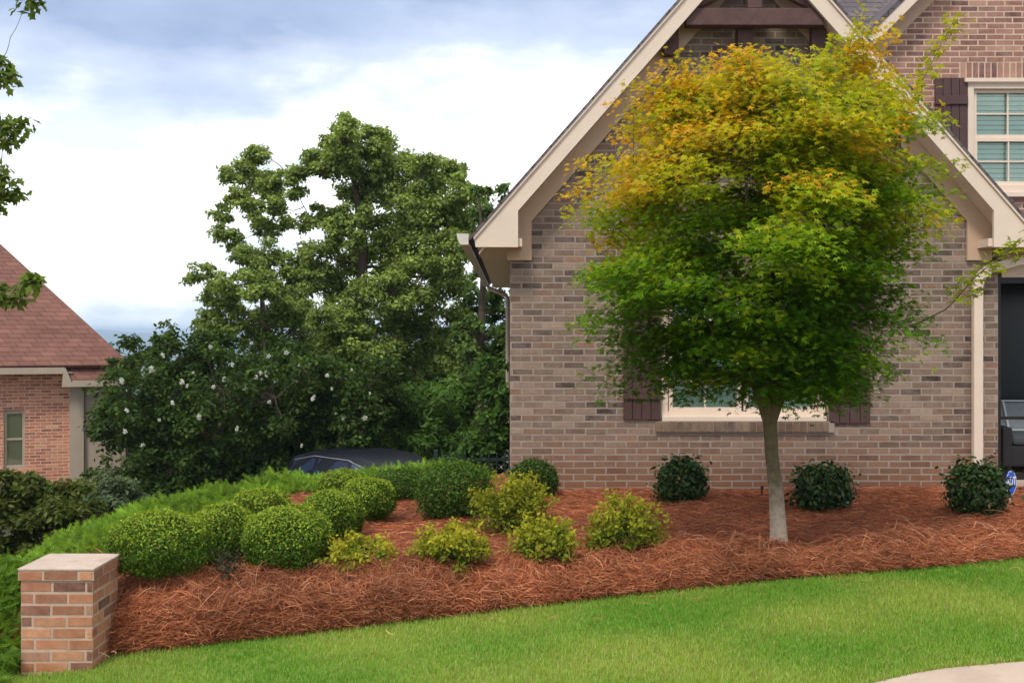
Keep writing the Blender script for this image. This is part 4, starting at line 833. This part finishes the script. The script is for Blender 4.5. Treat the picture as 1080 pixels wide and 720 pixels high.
for px, py, hgt in ((722, 92, .22), (706, 112, .14), (790, 84, .14), (752, 80, .12), (836, 78, .12), (898, 62, .36), (912, 70, .25), (884, 86, .2), (935, 104, .16), (668, 130, .14), (765, 88, .1), (950, 130, .14)):
    q0 = L3(px, py, rng.normal()*.1); q1 = q0+np.array([rng.normal()*.05, rng.normal()*.05, hgt]); B = bez(q0-np.array([0, 0, .3]), q0, q1, 8); TR.append(tube(B, np.linspace(.004, .0015, 8), 4))
    for q in B[3:]:
        m_ = 14; Ps.append(q+rng.normal(size=(m_, 3))*np.array([.05, .05, .03])); Ns.append(np.array([0, 0, 1.])+rng.normal(size=(m_, 3))*.5); Ds.append(rng.normal(size=(m_, 3))+np.array([0, 0, .2])); w_ = rng.random((m_, 1))*(.9 if px < 850 else .45); Cs.append((LIME*(1-w_)+ORG*w_)*(1+rng.normal(size=(m_, 1))*.15)); Ss.append(rng.uniform(.028, .045, m_))
# two thin whips that reach out of the crown on the right
for pts in ([(940, 170, 0), (962, 105, 0), (985, 62, .05), (1008, 18, .1)], [(960, 345, 0), (1000, 325, -.1), (1030, 290, -.2), (1085, 250, -.3)]):
    B = np.array([L3(*p) for p in pts]); B = np.stack([np.interp(np.linspace(0, 3, 14), range(4), B[:, c]) for c in range(3)], -1); TR.append(tube(B, np.linspace(.007, .0022, 14), 5))
    dn = pts[0][1] > 200; 
    for q in B[6 if dn else 3:]:
        m_ = 16 if dn else 9; Ps.append(q+rng.normal(size=(m_, 3))*np.array([.055, .05, .035])); Ns.append(np.array([0, 0, 1.])+rng.normal(size=(m_, 3))*.4); Ds.append(rng.normal(size=(m_, 3))+np.array([.4, 0, -.3])); Cs.append((LIME*.9 if dn else LIME*.6+GOLD*.4)*(1+rng.normal(size=(m_, 1))*.2)); Ss.append(rng.uniform(.045, .07, m_))
V, Fq = cat_meshes(TR); npmesh('trunk', V, Fq, M_bark_maple, parent=mp_, smooth=True)
leaves('crown', np.concatenate(Ps), np.concatenate(Ns), np.concatenate(Ss), np.concatenate(Cs), STAR, M_leaf_maple, mp_, None, np.concatenate(Ds))
# ------------------------------------------------------------------ background trees and bushes
def clump_tree(kind, label, base, trunk, blobs, leaf, per, pal, cat='tree', group=None, tm=KITE, r0=.2, limb_r=.05, sub=9, tip=None, spread=.42, limbs_on=True, matl=None, bark=None):
    """blobs: (world centre, radius); leaves gathered in sub-clumps spread through each blob"""
    base = np.array(base, float); root = empty(kind, base); tag(root, label, cat, group)
    tr_ = np.array(trunk)-base; TR = [tube(tr_, np.linspace(r0, r0*.12, len(tr_)), 10)]; Ps, Ns, Cs = [], [], []
    LNs = np.stack([np.interp(np.linspace(0, len(tr_)-1, 40)[12:], range(len(tr_)), tr_[:, c]) for c in range(3)], -1); lv = np.zeros(len(LNs))
    blobs = sorted(blobs, key=lambda q: np.linalg.norm((np.array(q[0])-base-tr_[-1])[:2]))
    for c0, r_ in blobs:
        c0 = np.array(c0)-base
        if limbs_on:
            dl = np.linalg.norm(LNs-c0, axis=1)*np.where(LNs[:, 2] > c0[2]+.1, 1.7, 1.0)*(1+.10*lv); i_ = np.argmin(dl); s0 = LNs[i_]; ds = np.linalg.norm(c0-s0)
            mid_ = s0*.5+c0*.5+rng.normal(size=3)*.13*ds-np.array([0, 0, .05])*ds; B_ = bez(s0, mid_, c0, 8); B_[1:-1] += rng.normal(size=(6, 3))*.010*ds
            lr = limb_r*.82**lv[i_]*min(1, .45+r_*.5); TR.append(tube(B_, np.linspace(lr, lr*.5, 8), 5)); LNs = np.r_[LNs, B_[2:]]; lv = np.r_[lv, np.full(6, lv[i_]+1)]
        vol = max(2, int(sub*(r_/.45)**1.35)); cc = c0+ball(vol)*(1.12*r_*rng.uniform(.2, 1.15, vol)**.5)[:, None]*np.array([1, 1, .9])
        for q in cc:
            if limbs_on and rng.random() < .6: TR.append(tube(bez(c0, (c0+q)/2+rng.normal(size=3)*.05, q, 4), np.linspace(limb_r*.35, limb_r*.1, 4), 4))
            m_ = int(per*rng.uniform(.6, 1.4)); sr = spread*max(min(r_, .9), .3)*rng.uniform(.6, 1.3); dd = ball(m_)*(sr*rng.random(m_)**.4)[:, None]*np.array([1, 1, .62]); Ps.append(q+dd); Ns.append(dd/sr*.9+np.array([0, 0, .7])+rng.normal(size=(m_, 3))*.5)
            c = pick(m_, pal, None, .14)*(1+.16*rng.normal()); 
            if tip is not None: u_ = (rng.random(m_) < tip[1])[:, None]; c = np.where(u_, np.array(tip[0]), c)
            Cs.append(c)
    Pp = np.concatenate(Ps); V, Fq = cat_meshes(TR); npmesh('trunk', V, Fq, bark or M_bark_dark, parent=root, smooth=True)
    leaves('crown', Pp, np.concatenate(Ns), leaf*rng.uniform(.7, 1.35, len(Pp)), np.concatenate(Cs), tm, matl or M_leaf, root); return root
OAKP = [(0.233, 0.316, 0.075), (0.283, 0.367, 0.083), (0.350, 0.434, 0.100), (0.175, 0.250, 0.059)]
def zoomblobs(L, d, dj):
    out = []
    for u, v, r_ in L: dd = d+rng.uniform(-dj, dj); out.append((P(180+u/2.4, 100+v/2.4, dd), r_/2.4/F*dd))
    return out
oak = [(440, 75, 22), (440, 110, 45), (400, 130, 35), (500, 118, 45), (375, 175, 35), (330, 185, 32), (420, 170, 45), (480, 165, 50), (555, 150, 34), (545, 210, 45), (600, 215, 60), (640, 200, 40), (690, 185, 28), (722, 205, 30), (730, 240, 35), (680, 265, 60),
       (760, 310, 45), (620, 290, 60), (700, 330, 55), (215, 150, 28), (195, 185, 26), (150, 200, 20), (215, 215, 38), (255, 240, 30), (170, 265, 26), (130, 300, 22), (205, 285, 30), (140, 345, 22), (165, 375, 14), (275, 285, 22), (300, 205, 18), (240, 335, 26), (320, 250, 16), (385, 300, 26), (345, 325, 22), (300, 330, 18), (415, 315, 20), (410, 350, 34),
       (470, 235, 42), (500, 270, 45), (460, 300, 36), (540, 330, 45), (530, 380, 50), (620, 380, 65), (560, 430, 60), (690, 400, 55), (640, 460, 65), (380, 410, 48), (470, 395, 18), (400, 470, 40), (560, 500, 55), (700, 480, 50), (610, 550, 65), (700, 570, 50), (560, 590, 50), (640, 640, 60), (530, 650, 45), (720, 660, 50), (450, 430, 34), (440, 520, 40), (470, 600, 40), (420, 640, 40), (500, 700, 40), (580, 700, 45), (460, 360, 26), (330, 560, 40), (360, 640, 40)]
od = 27; ob = P(365, 420, od); ob[2] = float(H(ob[0], ob[1]))-.1
trk = [ob, P(364, 420, od), P(370, 370, od), P(381, 310, od), P(384, 260, od), P(376, 205, od), P(368, 160, od), P(362, 125, od)]
clump_tree('oak_tree', 'tallest spreading oak with gaps of sky, behind the parked car', ob, trk, zoomblobs(oak, od, 1.3)+[(P(px, py, od-1.1), r_/F*od) for px, py, r_ in ((365, 330, 15), (356, 350, 16), (372, 362, 18), (360, 385, 18), (380, 345, 14), (385, 310, 12), (368, 400, 20), (345, 395, 18))], .098, 120, OAKP, group='trees behind the driveway', tm=OAK, r0=.22, limb_r=.055, sub=21, spread=.58, tip=((.17, .13, .06), .03))
low = [(225, 400, 40), (200, 440, 42), (260, 430, 45), (300, 470, 45), (230, 480, 50), (170, 490, 42), (120, 480, 26), (100, 440, 16), (65, 450, 16), (45, 470, 10), (85, 500, 18), (130, 530, 40), (190, 550, 50), (260, 540, 50), (320, 530, 45), (350, 480, 35), (300, 600, 55), (220, 610, 45), (150, 580, 36), (90, 560, 18), (100, 600, 28), (70, 590, 16), (380, 570, 40)]
d2 = 24; b2 = P(282, 420, d2); b2[2] = float(H(b2[0], b2[1]))-.1
clump_tree('oak_tree', 'shorter rounded oak with bare twigs at upper left of the white-flowered shrub', b2, [b2, P(281, 400, d2), P(279, 350, d2), P(276, 310, d2), P(272, 280, d2)], zoomblobs(low, d2, 1.0), .088, 105, [(.18, .26, .06), (.225, .30, .068), (.265, .34, .08), (.13, .195, .045)], group='trees behind the driveway', tm=OAK, r0=.13, limb_r=.035, sub=18, spread=.55)
rt = [(800, 300, 40), (840, 250, 24), (860, 300, 30), (800, 370, 40), (850, 380, 40), (790, 440, 35), (840, 470, 40), (780, 530, 50), (850, 560, 50), (790, 620, 55), (860, 650, 55), (760, 690, 50), (840, 720, 50), (900, 420, 40), (910, 520, 45), (900, 620, 50), (760, 600, 40), (780, 240, 10), (800, 245, 8)]
d3 = 25; b3 = P(505, 420, d3); b3[2] = float(H(b3[0], b3[1]))-.1
clump_tree('oak_tree', 'narrow dark tree rising right beside the house corner eave', b3, [b3, P(505, 400, d3), P(508, 340, d3), P(510, 280, d3), P(508, 240, d3), P(504, 195, d3)], zoomblobs(rt, d3, .9), .11, 80, [(0.087, 0.152, 0.035), (0.116, 0.189, 0.043), (0.145, 0.217, 0.052)], group='trees behind the driveway', tm=OAK, r0=.13, limb_r=.035, sub=16)
# crape myrtle with white flowers
cm = [(150, 385, 30), (190, 372, 30), (235, 372, 32), (280, 378, 32), (320, 388, 34), (355, 400, 34), (395, 405, 30), (140, 420, 34), (185, 415, 38), (235, 412, 40), (290, 420, 40), (340, 430, 38), (385, 438, 32), (130, 455, 34), (175, 460, 40), (225, 460, 42), (280, 465, 42), (320, 465, 36), (360, 462, 26), (135, 490, 34), (180, 500, 40), (225, 505, 40), (270, 505, 38), (305, 500, 30), (118, 440, 16), (175, 362, 14), (215, 355, 12), (410, 420, 22), (400, 445, 16), (330, 440, 30), (150, 515, 30), (200, 525, 30), (250, 525, 30)]
d4 = 22.3; b4 = P(235, 540, d4); b4[2] = float(H(b4[0], b4[1]))-.05
myr = clump_tree('crape_myrtle', 'wide dark green flowering shrub dotted with white blooms beside the brown-roofed house', b4, [b4, b4+np.array([0, 0, .5]), P(235, 480, d4), P(235, 430, d4)], [(P(px, py, d4+rng.uniform(-.9, .9)), r_/F*d4) for px, py, r_ in cm], .095, 76, [(.042, .082, .016), (.058, .105, .02), (.08, .13, .024), (.03, .062, .013)], 'shrub', None, OVAL, .09, .03, 13, ((.10, .14, .03), .05))
fl = None
for px, py in ((160, 390), (204, 393), (245, 385), (249, 380), (283, 376), (281, 395), (276, 400), (275, 394), (269, 410), (284, 424), (302, 372), (312, 397), (313, 402), (290, 402), (225, 408), (192, 403), (197, 407), (168, 443), (134, 433), (132, 455), (354, 436), (362, 441), (335, 388), (345, 396), (371, 390), (385, 441), (258, 409), (270, 398), (315, 385), (182, 425), (236, 400), (330, 420), (150, 470), (210, 440), (300, 448), (172, 375), (222, 366), (265, 362), (390, 415), (350, 410), (128, 402), (250, 452), (318, 470)):
    q = P(px, py, d4-1.45+rng.uniform(0, .3)+abs(py-420)*.008); q = q-np.array(myr.location)
    if fl is None:
        n = 70; pp_ = ball(n)*(rng.random(n)**.5)[:, None]*np.array([.046, .046, .072]); fl = leaves('flower_cluster', pp_, ball(n), rng.uniform(.035, .06, n), np.full((n, 3), .8), KITE, M_petal, myr); fl.location = q
    else:
        o = fl.copy(); COL.objects.link(o); o.parent = myr; o.location = q; s_ = random.uniform(.38, .8); o.scale = (s_*random.uniform(.7, 1.2), s_, s_*random.uniform(.8, 1.5)); o.rotation_euler = (random.uniform(-.6, .6), random.uniform(-.6, .6), random.uniform(0, 6))
# bright willow-like bush behind the car, right
wb = [(425, 430, 26), (455, 425, 28), (400, 440, 22), (440, 455, 32), (475, 450, 26), (415, 470, 24), (460, 480, 28), (490, 475, 22), (430, 490, 24), (380, 455, 18), (500, 455, 16), (450, 410, 12), (485, 430, 14)]
d5 = 23; b5 = P(445, 500, d5); b5[2] = float(H(b5[0], b5[1]))-.05
clump_tree('feathery_bush', 'feathery mid-green bush behind the car bonnet left of the fence', b5, [b5, b5+np.array([0, 0, .7]), P(445, 450, d5)], [(P(px, py, d5+rng.uniform(-.6, .6)), r_/F*d5) for px, py, r_ in wb], .14, 70, [(.07, .145, .03), (.095, .18, .036), (.12, .22, .04)], 'shrub', None, (KITE[0]*np.array([1, .55, 1]), KITE[1]), .07, .02, 13)
db = [(505, 430, 24), (525, 450, 26), (500, 470, 24), (530, 410, 24), (515, 395, 20), (530, 480, 24), (490, 490, 22), (545, 440, 24), (510, 500, 20)]
d6 = 18.5; b6 = P(515, 510, d6); b6[2] = float(H(b6[0], b6[1]))-.05
clump_tree('leafy_bush', 'dark leafy bush filling the gap behind the green metal fence', b6, [b6, b6+np.array([0, 0, .8]), P(515, 430, d6)], [(P(px, py, d6+rng.uniform(-.4, .4)), r_/F*d6) for px, py, r_ in db], .10, 60, [(.045, .095, .018), (.065, .13, .024), (.09, .17, .03)], 'shrub', None, OVAL, .05, .018, 12)
# thicket far behind that closes the view under the trees
tk = [(x_, y_, r_) for x_, y_, r_ in zip(rng.uniform(150, 560, 110), rng.uniform(385, 505, 110), rng.uniform(26, 46, 110))]
d7 = 33; b7 = P(390, 510, d7); b7[2] = float(H(b7[0], b7[1]))
o = clump_tree('distant_thicket', None, b7, [b7, b7+np.array([0, 0, 1.]), P(390, 440, d7)], [(P(px, py, d7+rng.uniform(-1, 1)), r_/F*d7) for px, py, r_ in tk], .2, 46, [(.045, .085, .022), (.06, .105, .026)], None, None, KITE, .1, .03, 6); o['kind'] = 'stuff'
for ch in o.children: ch['kind'] = 'stuff'
# bushes on the slope at lower left
for (kind, label, bl, d_, pal, lf) in (
    ('leafy_bush', 'olive green bush under the window of the brown-roofed house', [(20, 520, 20), (45, 530, 26), (75, 540, 26), (15, 550, 26), (50, 565, 28), (85, 570, 24), (20, 590, 26), (12, 508, 10), (60, 598, 24), (100, 560, 20), (-20, 550, 26), (-15, 590, 24), (30, 620, 28), (70, 625, 26), (105, 600, 24), (-5, 630, 26), (110, 580, 20)], 12.6, [(.095, .125, .024), (.07, .10, .02), (.13, .145, .03)], .075),
    ('leafy_bush', 'grey-green bush at the foot of the beige siding', [(100, 525, 14), (118, 518, 14), (135, 522, 14), (118, 535, 18), (140, 538, 16), (98, 540, 16), (110, 508, 8), (150, 545, 14)], 15.5, [(.10, .145, .07), (.075, .115, .055), (.13, .17, .085)], .07)):
    px0 = np.mean([q[0] for q in bl]); bb = P(px0, 600, d_); bb[2] = float(H(bb[0], bb[1]))-.05
    clump_tree(kind, label, bb, [bb, bb+np.array([0, 0, .4]), P(px0, 545, d_)], [(P(px, py, d_+rng.uniform(-.3, .3)), 1.1*r_/F*d_) for px, py, r_ in bl], lf, 120, pal, 'shrub', 'bushes on the slope', KITE, .03, .012, 30)
# tree standing just outside the frame at the left, whose sprigs hang into view
d8 = 8.4; b8 = np.array([-5.6, d8, 0]); b8[2] = float(H(b8[0], b8[1]))-.1
sp8 = [(30, 6, 10, 0), (40, 2, 7, 0), (8, 78, 12, 0), (15, 85, 8, 0), (2, 68, 8, 0), (10, 128, 11, 0), (22, 130, 8, 0), (6, 150, 10, 0), (14, 145, 7, 0), (4, 170, 12, 0), (8, 188, 11, 0), (4, 204, 9, 0), (18, 205, 5, 0), (0, 215, 8, 0), (35, 298, 6, 0), (28, 306, 8, 0), (20, 318, 8, 0), (5, 316, 8, 0), (-4, 305, 10, 0), (38, 293, 4, 0)]
bl8 = [(P(px-3, py, d8+rng.uniform(-.15, .15)), .8*r_/F*d8) for px, py, r_, _ in sp8]
sm = clump_tree('oak_tree', 'leaf sprigs of an oak hanging in at the upper left edge', b8, [b8, np.array([-5.55, d8, .5]), np.array([-5.5, d8, 1.5]), np.array([-5.45, d8, 2.6]), np.array([-5.4, d8, 3.8]), np.array([-5.4, d8, 4.6])],
    bl8+[(np.array([-5.45+rng.normal()*.35, d8+rng.normal()*.6, rng.uniform(2, 4.8)]), .32) for _ in range(26)]+[(np.array([-4.75+rng.normal()*.14, d8+rng.normal()*.35, rng.uniform(1.7, 4.6)]), .26) for _ in range(22)], .075, 20, [(.13, .19, .03), (.16, .22, .036), (.10, .155, .026)], 'tree', None, OAK, .10, .02, 5, None, .22)
#@@HAZE
bx = MB(); bx.box(-9500, 9500, -9500, 9500, -60, 36)
hm = bpy.data.materials.new('haze'); hm.use_nodes = True; t = hm.node_tree; t.nodes.clear()
vo = nd(t, 'ShaderNodeVolumePrincipled'); vo.inputs['Color'].default_value = (.62, .80, 1, 1); vo.inputs['Density'].default_value = .00034; vo.inputs['Anisotropy'].default_value = .2
ou = nd(t, 'ShaderNodeOutputMaterial'); t.links.new(vo.outputs[0], ou.inputs['Volume'])
hz = bx.build('haze', hm); tag(hz, kind='stuff')
